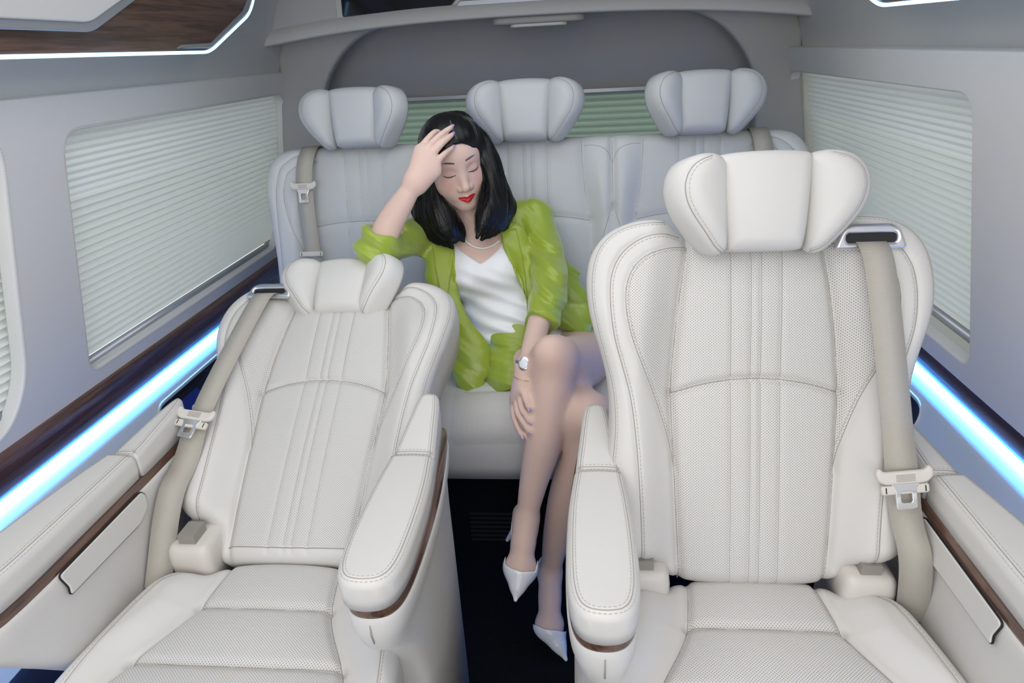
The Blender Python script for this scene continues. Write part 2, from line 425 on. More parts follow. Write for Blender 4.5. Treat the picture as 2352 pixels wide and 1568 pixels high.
    rim = MB(); loop = [(p[0], p[1], sgn * .001) for p in smooth_poly(rpoly([(1.447, .005), (2.309, .005), (2.309, .183), (1.447, .183)], .055), 160, True, 0)]
    rim.tube(loop, .0035, 8, closed=True); rim.out('rim', M['plastic'], rw, mw=inv @ F2)
    dp = MB(); y_a, y_b, v_a, v_b, dd = 1.45, 2.31, .008, .180, .035
    P4 = lambda z_: [(y_a, v_a, z_), (y_b, v_a, z_), (y_b, v_b, z_), (y_a, v_b, z_)]
    dp.add(np.array(P4(-sgn * .004) + P4(-sgn * (.004 + dd))), [(4, 5, 6, 7), (0, 1, 5, 4), (1, 2, 6, 5), (2, 3, 7, 6), (3, 0, 4, 7)]); dp.out('tray', M['traydark'], rw, smooth=False, mw=inv @ F2)
    if side < 0:
        pn = empty('charging_panel', (XC - .96, 1.6, .38), 'dark touch panel with a backlit emblem inside the left storage recess', 'control panel')
        inv = Matrix.Translation(pn.location).inverted(); zf = -sgn * .030
        q = MB(); q.box((1.62, .095, -sgn * .028), (.24, .14, .012)); q.out('housing', M['screen'], pn, False, mw=inv @ F2)
        q = MB(); q.box((1.60, .088, -sgn * .020), (.12, .10, .006)); q.out('screen', simple('indigo_screen', (.02, .03, .16, 1), .15), pn, False, mw=inv @ F2)
        q = MB(); ec = np.array([1.60, .080]); t = np.linspace(0, 2 * np.pi, 40, endpoint=False); zz = -sgn * .016
        for rx_, ry_, cy_ in ((.0135, .0105, 0), (.0042, .0105, 0), (.0095, .004, -.0045)):
            q.tube([(ec[0] + rx_ * math.cos(a), ec[1] + cy_ + ry_ * math.sin(a), zz) for a in t], .0009, 6, closed=True)
        q.out('emblem', M['logo'], pn, mw=inv @ F2)
    # blinds and glass
    def blind(name, y0, y1, zb, ztp, lab, idx):
        root = empty(name, (XC + side * (Wz(.9) + .04), (y0 + y1) / 2, zb), lab, 'window blind', 'pleated window blinds')
        inv = Matrix.Translation(root.location).inverted()
        mb = MB(); zc = []; z = ztp; k = 0; zs = zb + (ztp - zb) * .70
        while z > zb + .012:
            amp = .0020 if z > zs else .0085; zc.append((z, amp * (1 if k % 2 else -1))); z -= (.0075 if z > zs else .0088); k += 1
        V_ = []; 
        for zz, a in zc:
            xo = XC + side * (Wz(zz) + .038 + a)
            V_ += [(xo, y0, zz), (xo, y1, zz)]
        F_ = [(2 * i, 2 * i + 1, 2 * i + 3, 2 * i + 2) for i in range(len(zc) - 1)]
        mb.add(V_, F_); mb.out('pleated_fabric', M['blind'], root, False, mw=inv)
        mb = MB(); zr = zb + .006; mb.tube([(XC + side * (Wz(zr) + .034), y0 + .012, zr), (XC + side * (Wz(zr) + .034), y1 - .01, zr)], .011, 14); mb.out('bottom_rail', M['silver'], root, mw=inv)
        mb = MB(); cz = zb - .002
        mb.tube(smooth_poly([(XC + side * (Wz(zr) + .02), y0 + .02, cz + .012), (XC + side * (Wz(zr) + .015), y0 + .035, cz), (XC + side * (Wz(zr) + .012), y0 + .06, cz + .006), (XC + side * (Wz(zr) + .015), y0 + .10, cz + .004)], 30, False), .0009, 5); mb.out('cord', M['plastic'], root, mw=inv)
        g = MB(); za, zb2 = zb - .05, ztp + .05
        g.add([(XC + side * (Wz(za) + .075), y0 - .06, za), (XC + side * (Wz(za) + .075), y1 + .06, za), (XC + side * (Wz(zb2) + .075), y1 + .06, zb2), (XC + side * (Wz(zb2) + .075), y0 - .06, zb2)], [(0, 1, 2, 3)])
        o = g.out('window_%d' % idx, M['glass'], smooth=False); tag(o, kind='structure')
    blind('window_blind', 1.30, 2.50, .668, 1.21, 'cream pleated blind of the long %s window beside the rear bench' % ('left' if side < 0 else 'right'), 1 if side < 0 else 3)
    if side < 0: blind('window_blind', .28, 1.19, .675, 1.21, 'cream pleated blind of the front left window, cut by the left photo edge', 2)
    # outer reveal of the windows (dark channel)
    rv = MB()
    for (ya, yb) in ([(1.27, 2.52)] + ([(.26, 1.21)] if side < 0 else [])):
        for z_ in (.635, 1.225):
            rv.add([(XC + side * (Wz(z_) + .02), ya, z_), (XC + side * (Wz(z_) + .02), yb, z_), (XC + side * (Wz(z_) + .08), yb, z_), (XC + side * (Wz(z_) + .08), ya, z_)], [(0, 1, 2, 3)])
        for y_ in (ya, yb):
            rv.add([(XC + side * (Wz(.63) + .02), y_, .63), (XC + side * (Wz(1.23) + .02), y_, 1.23), (XC + side * (Wz(1.23) + .08), y_, 1.23), (XC + side * (Wz(.63) + .08), y_, .63)], [(0, 1, 2, 3)])
    tag(rv.out('trim_%d' % (5 if side < 0 else 6), M['pillar'], smooth=False), kind='structure')
    # body wall outside, so that light only comes through the windows
    bw = MB()
    for (ya, yb, za, zb) in ((Y0, 2.62, -.02, .61), (Y0, .27, .6, 1.26), (1.19, 1.29, .6, 1.26), (2.50, 2.7, .6, 1.26), (Y0, 2.62, 1.23, 1.26)) + (() if side < 0 else ((.26, 1.2, .6, 1.26),)):
        bw.box((XC + side * 1.06, (ya + yb) / 2, (za + zb) / 2), (.02, yb - ya, zb - za))
    tag(bw.out('trim_%d' % (7 if side < 0 else 8), M['black'], smooth=False), kind='structure')

# overhead consoles with LED outline
for side, nm in ((-1, 'left'), (1, 'right')):
    root = empty('overhead_console', (XC + side * .78, 1.0, 1.34), '%s overhead walnut console outlined by a blue-white light' % ('upper left' if side < 0 else 'upper right'), 'overhead console')
    inv = Matrix.Translation(root.location).inverted()
    ya, yb = (.25, 1.99) if side < 0 else (.25, 1.78)
    s0 = (0, 0) if side < 0 else (-.21, .012)
    zb = lambda y: 1.327 + (0 if side < 0 else .010)
    outl = [(ya, 1.327), (1.755 + s0[0], 1.327 + s0[1]), (1.966 + s0[0], 1.416), (1.995 + s0[0], 1.454), (1.995 + s0[0], 1.60), (ya, 1.60)]
    # face frame: u=y, v tilted inwards going up
    tl = .25; V3 = np.array([-side * tl, 0, 1.]); V3 /= np.linalg.norm(V3); U3 = np.array([0, 1., 0]); N3 = np.cross(U3, V3)
    O3 = np.array([XC + side * .75, 0, 1.327]); F3 = frame(O3, U3, V3, N3); inw = (-side * N3[0]) > 0; sg = 1 if inw else -1
    vv = lambda P, s=1.0: [(a, (b - 1.327) * 1.03) for a, b in P]
    body = vv(outl)
    def pl(name, P, holes, z0, th, bev, mat, r=.03):
        z = z0 if sg > 0 else -z0 - th
        return plate(name, rpoly(P, r), [rpoly(h, r) for h in holes], th, bev, mat, root, inv @ F3 @ Matrix.Translation((0, 0, z)))
    pl('housing', body, [], -.16, .155, .004, M['cove'])
    pl('walnut_fascia', body, [], -.004, .006, .002, M['wood_u'], .03)
    lo = smooth_poly(rpoly(body, .03), 400, True, 0); lo = np.array([p for p in lo if p[1] < .255])
    lo = lo[np.argsort(lo[:, 0] + lo[:, 1] * .6)]
    q = MB(); q.tube([(a, b - .0, sg * .003) for a, b in lo], .0035, 8); q.out('light_outline', M['led2'], root, mw=inv @ F3)
    fr = vv([(1.60 + s0[0], 1.3365 + s0[1]), (1.752 + s0[0], 1.3365 + s0[1]), (1.955 + s0[0], 1.424), (1.98 + s0[0], 1.46), (1.98 + s0[0], 1.58), (1.965 + s0[0], 1.58), (1.965 + s0[0], 1.465), (1.93 + s0[0], 1.425), (1.76 + s0[0], 1.348 + s0[1]), (1.62 + s0[0], 1.344 + s0[1])])
    pl('silver_edge', fr, [], .001, .006, .002, M['silver'], .006)
    cp = vv([(ya + .02, 1.372), (1.30, 1.366), (1.47, 1.440), (1.50, 1.60), (ya + .02, 1.60)])
    ci = vv([(ya + .03, 1.388), (1.285, 1.383), (1.435, 1.447), (1.48, 1.595), (ya + .03, 1.595)])
    if side < 0:
        pl('silver_bezel', cp, [], .0, .014, .005, M['silver'], .02); pl('padded_insert', ci, [], .003, .017, .004, M['wallskin'], .02)

# rear: pillars with a big rounded opening, tailgate panel and its blind
FR = frame((XC, 2.50, 0), (1, 0, 0), (0, 0, 1), (0, -1, 0))
op = rpoly([(-.74, .30), (.74, .30), (.745, 1.0), (.735, 1.20), (.60, 1.36), (.3, 1.42), (-.3, 1.42), (-.60, 1.36), (-.735, 1.20), (-.745, 1.0)], [.05, .05, .05, .15, .15, .2, .2, .15, .15, .05])
tag(plate('wall_rear', [(-1.01, .0), (1.01, .0), (.97, .6), (.87, 1.25), (.87, 1.3), (.80, 1.47), (.6, 1.66), (-.6, 1.66), (-.80, 1.47), (-.87, 1.3), (-.87, 1.25), (-.97, .6)], [op], .05, .012, M['pillar'], mw=FR), kind='structure')
mb = MB(); mb.box((XC, 2.66, 1.42), (1.9, .02, .60)); mb.box((XC, 2.66, .35), (1.9, .02, .80)); mb.box((XC - .82, 2.66, .9), (.3, .02, .5)); mb.box((XC + .82, 2.66, .9), (.3, .02, .5))
for sx in (-1, 1): mb.box((XC + sx * .78, 2.59, .8), (.02, .14, 1.2))
tag(mb.out('trim_9', M['darkfab'], smooth=False), kind='structure')
root = empty('window_blind', (XC, 2.64, .75), 'pleated blind of the rear window behind the bench headrests, greenery light painted in', 'window blind', 'pleated window blinds')
inv = Matrix.Translation(root.location).inverted(); V_ = []; z = 1.135; k = 0
while z > .74: V_ += [(XC - .70, 2.635 + (.012 if k % 2 else -.008), z), (XC + .70, 2.635 + (.012 if k % 2 else -.008), z)]; z -= .0115; k += 1
mb = MB(); mb.add(V_, [(2 * i, 2 * i + 1, 2 * i + 3, 2 * i + 2) for i in range(k - 1)]); mb.out('pleated_fabric', M['blind_g'], root, False, mw=inv)
mb = MB(); mb.box((XC, 2.632, 1.142), (1.42, .02, .012)); mb.out('head_rail', M['silver'], root, False, mw=inv)
g = MB(); g.add([(XC - .8, 2.68, .7), (XC + .8, 2.68, .7), (XC + .8, 2.68, 1.2), (XC - .8, 2.68, 1.2)], [(0, 1, 2, 3)]); tag(g.out('window_4', M['glass'], smooth=False), kind='structure')
# valance beam
mb = MB(); xs = np.linspace(-.86, .86, 60); V_ = []; F_ = []
for x in xs:
    t = (x / .86) ** 2; zb = 1.386 - .048 * t ** 1.3; cr = zb + .045
    prof = [(2.50, zb + .006), (2.34, zb), (2.322, zb + .002), (2.318, zb + .008), (2.355, cr), (2.364, cr + .006), (2.375, 1.60), (2.46, 1.66)]
    V_ += [(XC + x, a, b) for a, b in prof]
k = 8
for i in range(59):
    for j in range(k - 1): F_.append((i * k + j, (i + 1) * k + j, (i + 1) * k + j + 1, i * k + j + 1))
mb.add(V_, F_); tag(mb.out('rear_roof_valance', M['cove']), 'pale grey curved roof valance spanning above the rear bench', 'roof trim')
root = empty('folding_monitor', (XC, 2.35, 1.43), 'black folding roof monitor with silver lower bar set in the rear valance', 'monitor')
inv = Matrix.Translation(root.location).inverted()
FMn = inv @ frame((XC - .02, 2.368, 1.412), (1, 0, 0), (0, .12, .993), (0, -.993, .12))
plate('bezel', rpoly([(-.59, -.010), (-.5, .0), (.5, .0), (.57, .0), (.57, .2), (-.59, .2)], .01), [], .010, .003, M['cove'], root, FMn)
plate('screen', rpoly([(-.570, .002), (-.22, .012), (-.20, .034), (.555, .034), (.555, .19), (-.570, .19)], .006), [], .014, .002, M['screen'], root, FMn)
plate('silver_bar', rpoly([(-.205, .010), (.35, .012), (.34, .028), (-.19, .028)], .004), [], .018, .003, M['silver'], root, FMn)
root = empty('dome_lamp', (-.12, 2.40, 1.37), 'small unlit dome lamp under the middle of the rear valance', 'lamp')
inv = Matrix.Translation(root.location).inverted()
plate('housing', rrect(-.145, -.05, .145, .05, .035), [], .022, .008, M['pillar'], root, Matrix.Translation((0, 0, -.005)) )
plate('lens', rrect(-.09, -.04, .09, .03, .02), [], .012, .004, M['plastic'], root, Matrix.Translation((0, 0, -.014)))
# ================================================================ SEATS
def cr_interp(v, pts):
    P = np.array(pts); return np.interp(v, P[:, 0], P[:, 1])
PE = [(-.05, .113), (0, .113), (.1, .118), (.24, .124), (.315, .128), (.4, .121), (.48, .111), (.54, .101), (.62, .098)]
PEDGE = [(u, v) for v, u in PE]                        # panel edge, right side
S1 = [(.103, .541), (.129, .541), (.163, .532), (.186, .513), (.198, .485), (.199, .447), (.189, .4), (.170, .352), (.149, .297), (.129, .232), (.122, .190)]
S2 = [(.113, .556), (.138, .563), (.170, .558), (.202, .537), (.219, .507), (.223, .470), (.218, .41), (.204, .36), (.191, .31), (.184, .245), (.181, .20), (.177, .118), (.176, .045)]
S3 = [(.135, .580), (.180, .578), (.213, .566), (.236, .545), (.247, .515), (.250, .47), (.241, .42), (.228, .37), (.216, .32), (.214, .26), (.221, .20), (.222, .13)]
BOUT = [(0, -.004), (.10, -.002), (.143, .010), (.145, .030), (.158, .040), (.185, .042), (.212, .058), (.226, .09), (.231, .13), (.229, .19), (.222, .27), (.225, .33), (.235, .375), (.249, .42), (.257, .465), (.257, .505), (.250, .535), (.232, .560), (.205, .577), (.17, .586), (.135, .585), (.112, .566), (.09, .548), (.05, .546), (0, .546)]
ARC = [(-.128, .312), (-.083, .327), (-.036, .335), (0, .3365), (.036, .335), (.083, .327), (.128, .312)]
PL_T = (-.0365, -.0075, .0075, .0365)
def sym(P): return P + mir(P)[::-1][1:-1] if abs(P[0][0]) < 1e-9 and abs(P[-1][0]) < 1e-9 else P + mir(P)[::-1]
def F_back(u, v):
    a = np.abs(u); pe = cr_interp(v, PE)
    bol = sstep(-.004, .062, a - pe) * .040 * sstep(-.02, .08, v) * (1 - .45 * sstep(.42, .56, v))
    pil = .012 * np.clip(1 - (a / pe) ** 2, 0, 1) ** .6
    seg = .004 * np.sin(np.clip((v - .336) / .2, 0, 1) * np.pi) + .004 * np.sin(np.clip(v / .336, 0, 1) * np.pi)
    return .030 + bol + pil + seg
def grooves_back():
    g = [(PEDGE, .007, .006), (mir(PEDGE), .007, .006), (ARC, .006, .006)]
    for x in PL_T: g.append(([(x, -.01), (x * 1.02, .55)], .0022, .0045))
    for P in (S1, S2): g += [(P, .0030, .005), (mir(P), .0030, .005)]
    return g
PERF_C = [(-.113, .0)] + [(-u, v) for u, v in PEDGE[1:-1]] + [(-.1, .56), (.1, .56)] + [(u, v) for u, v in PEDGE[1:-1]][::-1] + [(.113, 0)]
PERF_S = [(u, v) for u, v in PEDGE if v > .17 and v < .56] + S1
def build_back(parent, mats, mw, rows=(130, 560), belt=True, stitch=True, ext=0.):
    BO = [(0, -.004 - ext), (.10, -.002 - ext), (.135, .004 - ext), (.142, .014)] + BOUT[3:] if ext else BOUT
    p = Pad(sym(BO), (0, .29), F_back, .032, .075, rows[0], rows[1], 2, grooves_back(), [PERF_C, PERF_S, mir(PERF_S)])
    mb = MB(); p.build(mb, 0)
    for s_ in (1, -1):
        f = (lambda P: P) if s_ > 0 else mir
        p.seam(mb, f([q for q in PEDGE if -.01 < q[1] < .6]), .0011)
        p.seam(mb, f(S1), .0007); p.seam(mb, f(S2), .0008); p.seam(mb, f(S3), .0007)
        if stitch:
            p.stitch(mb, f(S2), off=-.004 * s_); p.stitch(mb, f(S1), off=-.004 * s_); p.stitch(mb, f(S3), off=-.003 * s_)
    p.seam(mb, ARC, .0010)
    if ext: p.seam(mb, [(-.116, -.001), (0, -.004), (.116, -.001)], .0010)
    for x in PL_T:
        p.seam(mb, [(x, .002), (x * 1.02, .33)], .0005); p.seam(mb, [(x * 1.02, .34), (x * 1.05, .54)], .0005)
    mb.out('backrest', mats, parent, mw=mw, attr='perf'); return p
def build_headrest(parent, mats, Fm, sc=1., aL=22, aR=22, stitch=True, res=(34, 150)):
    """three-piece winged headrest; Fm = frame whose origin is at the headrest's lower centre"""
    hr = bpy.data.objects.new('headrest', None)
    mb = MB()
    cen = sym([(0, .0), (.046, .0), (.054, .003), (.0575, .03), (.060, .07), (.065, .115), (.069, .136), (.060, .142), (0, .144)])
    sc2 = lambda P: [(a * sc, b * sc) for a, b in P]
    Fc = lambda u, v: .046 * sc + .008 * sc * (1 - (np.abs(u) / (.066 * sc)) ** 2) + .010 * sc * np.sin(np.clip(v / (.143 * sc), 0, 1) * np.pi)
    p = Pad(sc2(cen), (0, .07 * sc), Fc, .020 * sc, .035 * sc, res[0], res[1], 1); p.build(mb, 0)
    h = mb.out('headrest', mats, parent, mw=Fm)
    WO = [(.000, .004), (.012, -.006), (.030, -.002), (.058, .026), (.084, .058), (.094, .088), (.088, .116), (.070, .134), (.040, .143), (.012, .141), (.002, .134), (.000, .07)]
    WS = [(.012, -.002), (.030, .004), (.054, .030), (.077, .060), (.0855, .088), (.080, .112), (.066, .127), (.040, .136)]
    for s_, ang, nm in ((1, aR, 'headrest_wing'), (-1, aL, 'headrest_wing')):
        f = (lambda P: P) if s_ > 0 else mir
        Fw = lambda u, v: (.030 + .012 * np.sin(np.clip(np.abs(u) / (.094 * sc), 0, 1) * np.pi)) * sc
        pw = Pad(sc2(f(WO)), (s_ * .045 * sc, .068 * sc), Fw, .028 * sc, .022 * sc, res[0], res[1], 2, [(sc2(f(WS)), .0015, .003)])
        wb = MB(); pw.build(wb, 0); pw.seam(wb, sc2(f(WS)), .0008)
        if stitch: pw.stitch(wb, sc2(f(WS)), off=.003 * s_)
        c, s2 = math.cos(R(ang)), math.sin(R(ang))
        Lw = Matrix.Translation((s_ * .058 * sc, 0, .010 * sc)) @ Matrix(((c, 0, -s_ * s2, 0), (0, 1, 0, 0), (s_ * s2, 0, c, 0), (0, 0, 0, 1)))
        wb.out(nm, mats, h, mw=Lw)
    pb = MB(); pb.box((0, -.012 * sc, -.040 * sc), (.10 * sc, .055 * sc, .020 * sc)); pb.out('post_cover', mats[0], h)
    return h
def backframe(O, r):
    a = R(r); return frame(O, (1, 0, 0), (0, math.sin(a), math.cos(a)), (0, -math.cos(a), math.sin(a)))
LM = [M['perf'], M['seam'], M['stitch']]; LM2 = [M['leather'], M['seam'], M['stitch']]

def ribbon(mb, P, Wd, N, width, th=.0012, m=0, n=60, it=3):
    """webbing along P; Wd width directions, N normals"""
    k = len(P); t = np.linspace(0, 1, k); T = np.linspace(0, 1, n)
    ip = lambda A: np.stack([np.interp(T, t, np.asarray(A, float)[:, i]) for i in range(3)], 1)
    Q = smooth_poly(P, n, False, it); W_ = ip(Wd); W_ /= np.linalg.norm(W_, axis=1)[:, None]; N_ = ip(N); N_ /= np.linalg.norm(N_, axis=1)[:, None]
    d = np.r_[0, np.cumsum(np.linalg.norm(np.diff(Q, axis=0), axis=1))]
    V = []; uv = []
    for s_, h in ((-1, 0), (1, 0), (1, 1), (-1, 1)):
        V.append(Q + W_ * s_ * width / 2 + N_ * th * h); uv.append(np.c_[np.full(n, s_ * width / 2), d])
    V = np.stack(V, 1).reshape(-1, 3); uv = np.stack(uv, 1).reshape(-1, 2); F = []
    for i in range(n - 1):
        for j in range(4): F.append((i * 4 + j, i * 4 + (j + 1) % 4, i * 4 + 4 + (j + 1) % 4, i * 4 + 4 + j))
    mb.add(V, F, m, uv)
def tongue(parent, Fm, sc=1.):
    """belt tongue: plastic grip + chrome latch with a hole, lying in frame Fm (v up the belt)"""
    g = [(-.040, .006), (-.038, -.006), (-.028, -.013), (.028, -.013), (.038, -.006), (.040, .006), (.034, .013), (.028, .006), (-.028, .006), (-.034, .013)]
    o = plate('belt_grip', rpoly([(a * sc, b * sc) for a, b in g], .006 * sc), [], .010 * sc, .004 * sc, M['plastic'], parent, Fm)
    q = MB()
    for i in range(5): q.box((0, (.001 - i * .0022) * sc, .0102 * sc), (.026 * sc, .0008 * sc, .0006))
    q.out('grip_lines', M['seam'], o, False)
    plate('latch_tongue', rpoly([(-.021 * sc, -.010 * sc), (.021 * sc, -.010 * sc), (.0145 * sc, -.022 * sc), (.0145 * sc, -.050 * sc), (-.0145 * sc, -.050 * sc), (-.0145 * sc, -.022 * sc)], .005 * sc), [rrect(-.0075 * sc, -.040 * sc, .0075 * sc, -.024 * sc, .003 * sc)], .0035 * sc, .001 * sc, M['polish'], o, Matrix.Translation((0, 0, .004 * sc)))
    return o
def clip(parent, Fm):
    o = plate('belt_stop', rrect(-.033, -.008, .033, .006, .004), [], .008, .003, M['plastic'], parent, Fm)
    for s_ in (-1, 1):
        q = MB(); q.box((s_ * .027, -.001, .0082), (.0015, .0085, .0006)); q.out('slot', M['black'], o, False)
    return o
def seatbelt(root, inv, BF, m, tu, tv, tw, endw, roll=0, upv=.553):
    """shoulder belt on the wall side m; tongue at (tu,tv,tw) in back frame; ends at world point endw"""
    B = np.array(BF); Uv, Vv, Nv, Ov = B[:3, 0], B[:3, 1], B[:3, 2], B[:3, 3]
    P_ = lambda u, v, w_: Ov + u * Uv + v * Vv + w_ * Nv
    endw = np.array(endw, float)
    p0 = P_(m * .158, .548, .036); p1 = P_(m * .158, .537, .076); p2 = P_(m * .165, .48, .088); p3 = P_(m * tu, tv, tw); p4 = endw
    mid = .5 * (p3 + p4) + Nv * .035
    dirn = (p3 - p2); dirn /= np.linalg.norm(dirn); wd = np.cross(dirn, Nv); wd /= np.linalg.norm(wd)
    if wd[0] < 0: wd = -wd
    d2 = p4 - p3; d2 /= np.linalg.norm(d2); wd2 = np.cross(d2, Nv + np.array([-m * .5, 0, 0])); wd2 /= np.linalg.norm(wd2)
    if wd2[0] < 0: wd2 = -wd2
    mb = MB(); N1 = np.cross(wd, -dirn); N1 = N1 if N1 @ Nv > 0 else -N1
    ribbon(mb, [p0, p1, p2, p3, p3 + (p4 - p3) * .3, mid, p4], [Uv, Uv, wd, wd, wd2, wd2, wd2], [Nv, Nv, Nv, Nv, Nv, Nv - .4 * m * Uv, Nv - .8 * m * Uv], .043)
    mb.out('seat_belt', M['belt'], root, mw=inv)
    up = -dirn; nn = np.cross(wd, up); nn = nn if nn @ Nv > 0 else -nn
    if np.cross(wd, up) @ nn < 0: wd = -wd
    Ft = inv @ frame(p3 + nn * .002, wd, up, nn)
    g = tongue(root, Ft); clip(root, inv @ frame(p3 + nn * .001 - up * .020, wd, up, nn))
    # chrome guide on the shoulder
    gf = inv @ frame(P_(m * .157, .546, .053), Uv, Vv, Nv)
    out_ = [(-.052, -.016), (.052, -.016), (.042, .014), (.030, .021), (-.026, .021), (-.040, .014)]
    gd = plate('belt_guide', rpoly(out_, .008), [rrect(-.034, -.006, .036, .007, .005)], .012, .005, M['chrome'], root, gf)
    q = MB(); q.box((.001, .001, .0045), (.074, .018, .006)); q.out('slot_liner', M['black'], gd, False)

# cushion
CUe = [(-.02, .101), (.02, .100), (.06, .105), (.11, .113), (.15, .131), (.20, .160), (.26, .185), (.34, .200), (.46, .205)]
def F_cush(u, v):
    a = np.abs(u); pe = cr_interp(v, CUe)
    bol = .026 * sstep(0, .07, a - pe) * sstep(-.03, .08, v)
    c = .010 * np.clip(1 - (a / pe) ** 2, 0, 1) ** .6
    seg = np.zeros_like(v)
    for a0, b0 in ((-.01, .105), (.105, .215), (.215, .33), (.33, .47)):
        k = (v >= a0) & (v < b0); seg = np.where(k, .006 * np.sin((v - a0) / (b0 - a0) * np.pi) ** .6, seg)
    return .012 + bol + c + np.where(a < pe, seg, seg * np.exp(-((a - pe) / .01) ** 2))
def build_cushion(parent, mw):
    ol = [(0, -.006), (.100, -.004), (.128, .000), (.140, .022), (.165, .022), (.192, .020), (.216, .045), (.232, .11), (.246, .19), (.256, .26), (.262, .36), (.258, .43), (.22, .46), (0, .468)]
    ce = [(u, v) for v, u in CUe]; cr = lambda v: [(-float(cr_interp(v, CUe)), v - .004), (-.04, v + .001), (.04, v + .001), (float(cr_interp(v, CUe)), v - .004)]
    bs = [(.165, .030), (.196, .062), (.211, .12), (.224, .20), (.234, .28), (.238, .38)]
    gr = [(ce, .007, .006), (mir(ce), .007, .006), (cr(.105), .005, .007), (cr(.215), .005, .007), (cr(.33), .005, .007), (bs, .002, .004), (mir(bs), .002, .004)]
    perf = [[(u, v) for u, v in ce] + [(-u, v) for u, v in ce][::-1]]
    p = Pad(sym(ol), (0, .22), F_cush, .030, .10, 120, 460, 2, gr, perf); mb = MB(); p.build(mb, 0)
    for f in ((lambda P: P), mir):
        p.seam(mb, f([q for q in ce if q[1] > -.01 and q[1] < .45]), .0011); p.seam(mb, f(bs), .0007)
    for s_, f in ((1, lambda P: P), (-1, mir)): p.stitch(mb, f(bs), off=-.004 * s_)
    for v in (.105, .215, .33): p.seam(mb, cr(v), .0005)
    mb.out('seat_cushion', LM, parent, mw=mw, attr='perf')

def pad_bar(parent, name, outline, z0, th, mats, inv, Rr=.014, ins=.0055, stitch=True, slope=0., c=None, crown=.004):
    """armrest cushion: plan outline (x,y) world, bottom z0, thickness th"""
    o = np.array(outline); c = np.array(c) if c is not None else o.mean(0)
    hw = (o[:, 0].max() - o[:, 0].min()) / 2
    F = lambda u, v: th + slope * (v - o[:, 1].min()) + crown * np.clip(1 - ((u - c[0]) / hw) ** 2, 0, 1)
    p = Pad(outline, c, F, Rr, 0.0, 40, 260, 2)
    mb = MB(); p.build(mb, 0)
    lo = smooth_poly(outline, 260, True, 2); T = np.roll(lo, -1, 0) - np.roll(lo, 1, 0); T /= np.linalg.norm(T, axis=1)[:, None]; Nn = np.c_[T[:, 1], -T[:, 0]]
    if ((lo + Nn * .004 - c) ** 2).sum() > ((lo - c) ** 2).sum(): Nn = -Nn
    l1 = lo + Nn * ins; l2 = lo + Nn * (ins + .0035); l0 = lo + Nn * (ins - .0035)
    mb.tube(p.p3(np.vstack([l1, l1[:1]]), .0002), .0006, 5, 1)
    if stitch:
        for L2 in (l0, l2):
            Q = p.p3(np.vstack([L2, L2[:1]]), .0003); d = np.r_[0, np.cumsum(np.linalg.norm(np.diff(Q, axis=0), axis=1))]
            for t0 in np.arange(0, d[-1] - .004, .0062):
                a = [np.interp(t0, d, Q[:, i]) for i in range(3)]; b = [np.interp(t0 + .0038, d, Q[:, i]) for i in range(3)]; mb.tube([a, b], .0005, 4, 2)
    return mb.out(name, mats, parent, mw=inv @ Matrix.Translation((0, 0, z0)))
def loft(mb, secs, m=0, cap=True):
    """secs: list of closed 3-D loops of equal count"""
    n = len(secs[0]); V = np.vstack(secs); F = []
    for i in range(len(secs) - 1):
        for j in range(n): F.append((i * n + j, i * n + (j + 1) % n, (i + 1) * n + (j + 1) % n, (i + 1) * n + j))
    if cap: F += [tuple(range(n))[::-1], tuple((len(secs) - 1) * n + j for j in range(n))]
    mb.add(V, F, m)
def offs(P, k):
    P = np.asarray(P, float); T = np.roll(P, -1, 0) - np.roll(P, 1, 0); T /= np.linalg.norm(T, axis=1)[:, None] + 1e-12; N_ = np.c_[T[:, 1], -T[:, 0]]; c = P.mean(0)
    if ((P + N_ * .002 - c) ** 2).sum() < ((P - c) ** 2).sum(): N_ = -N_
    return P + N_ * k

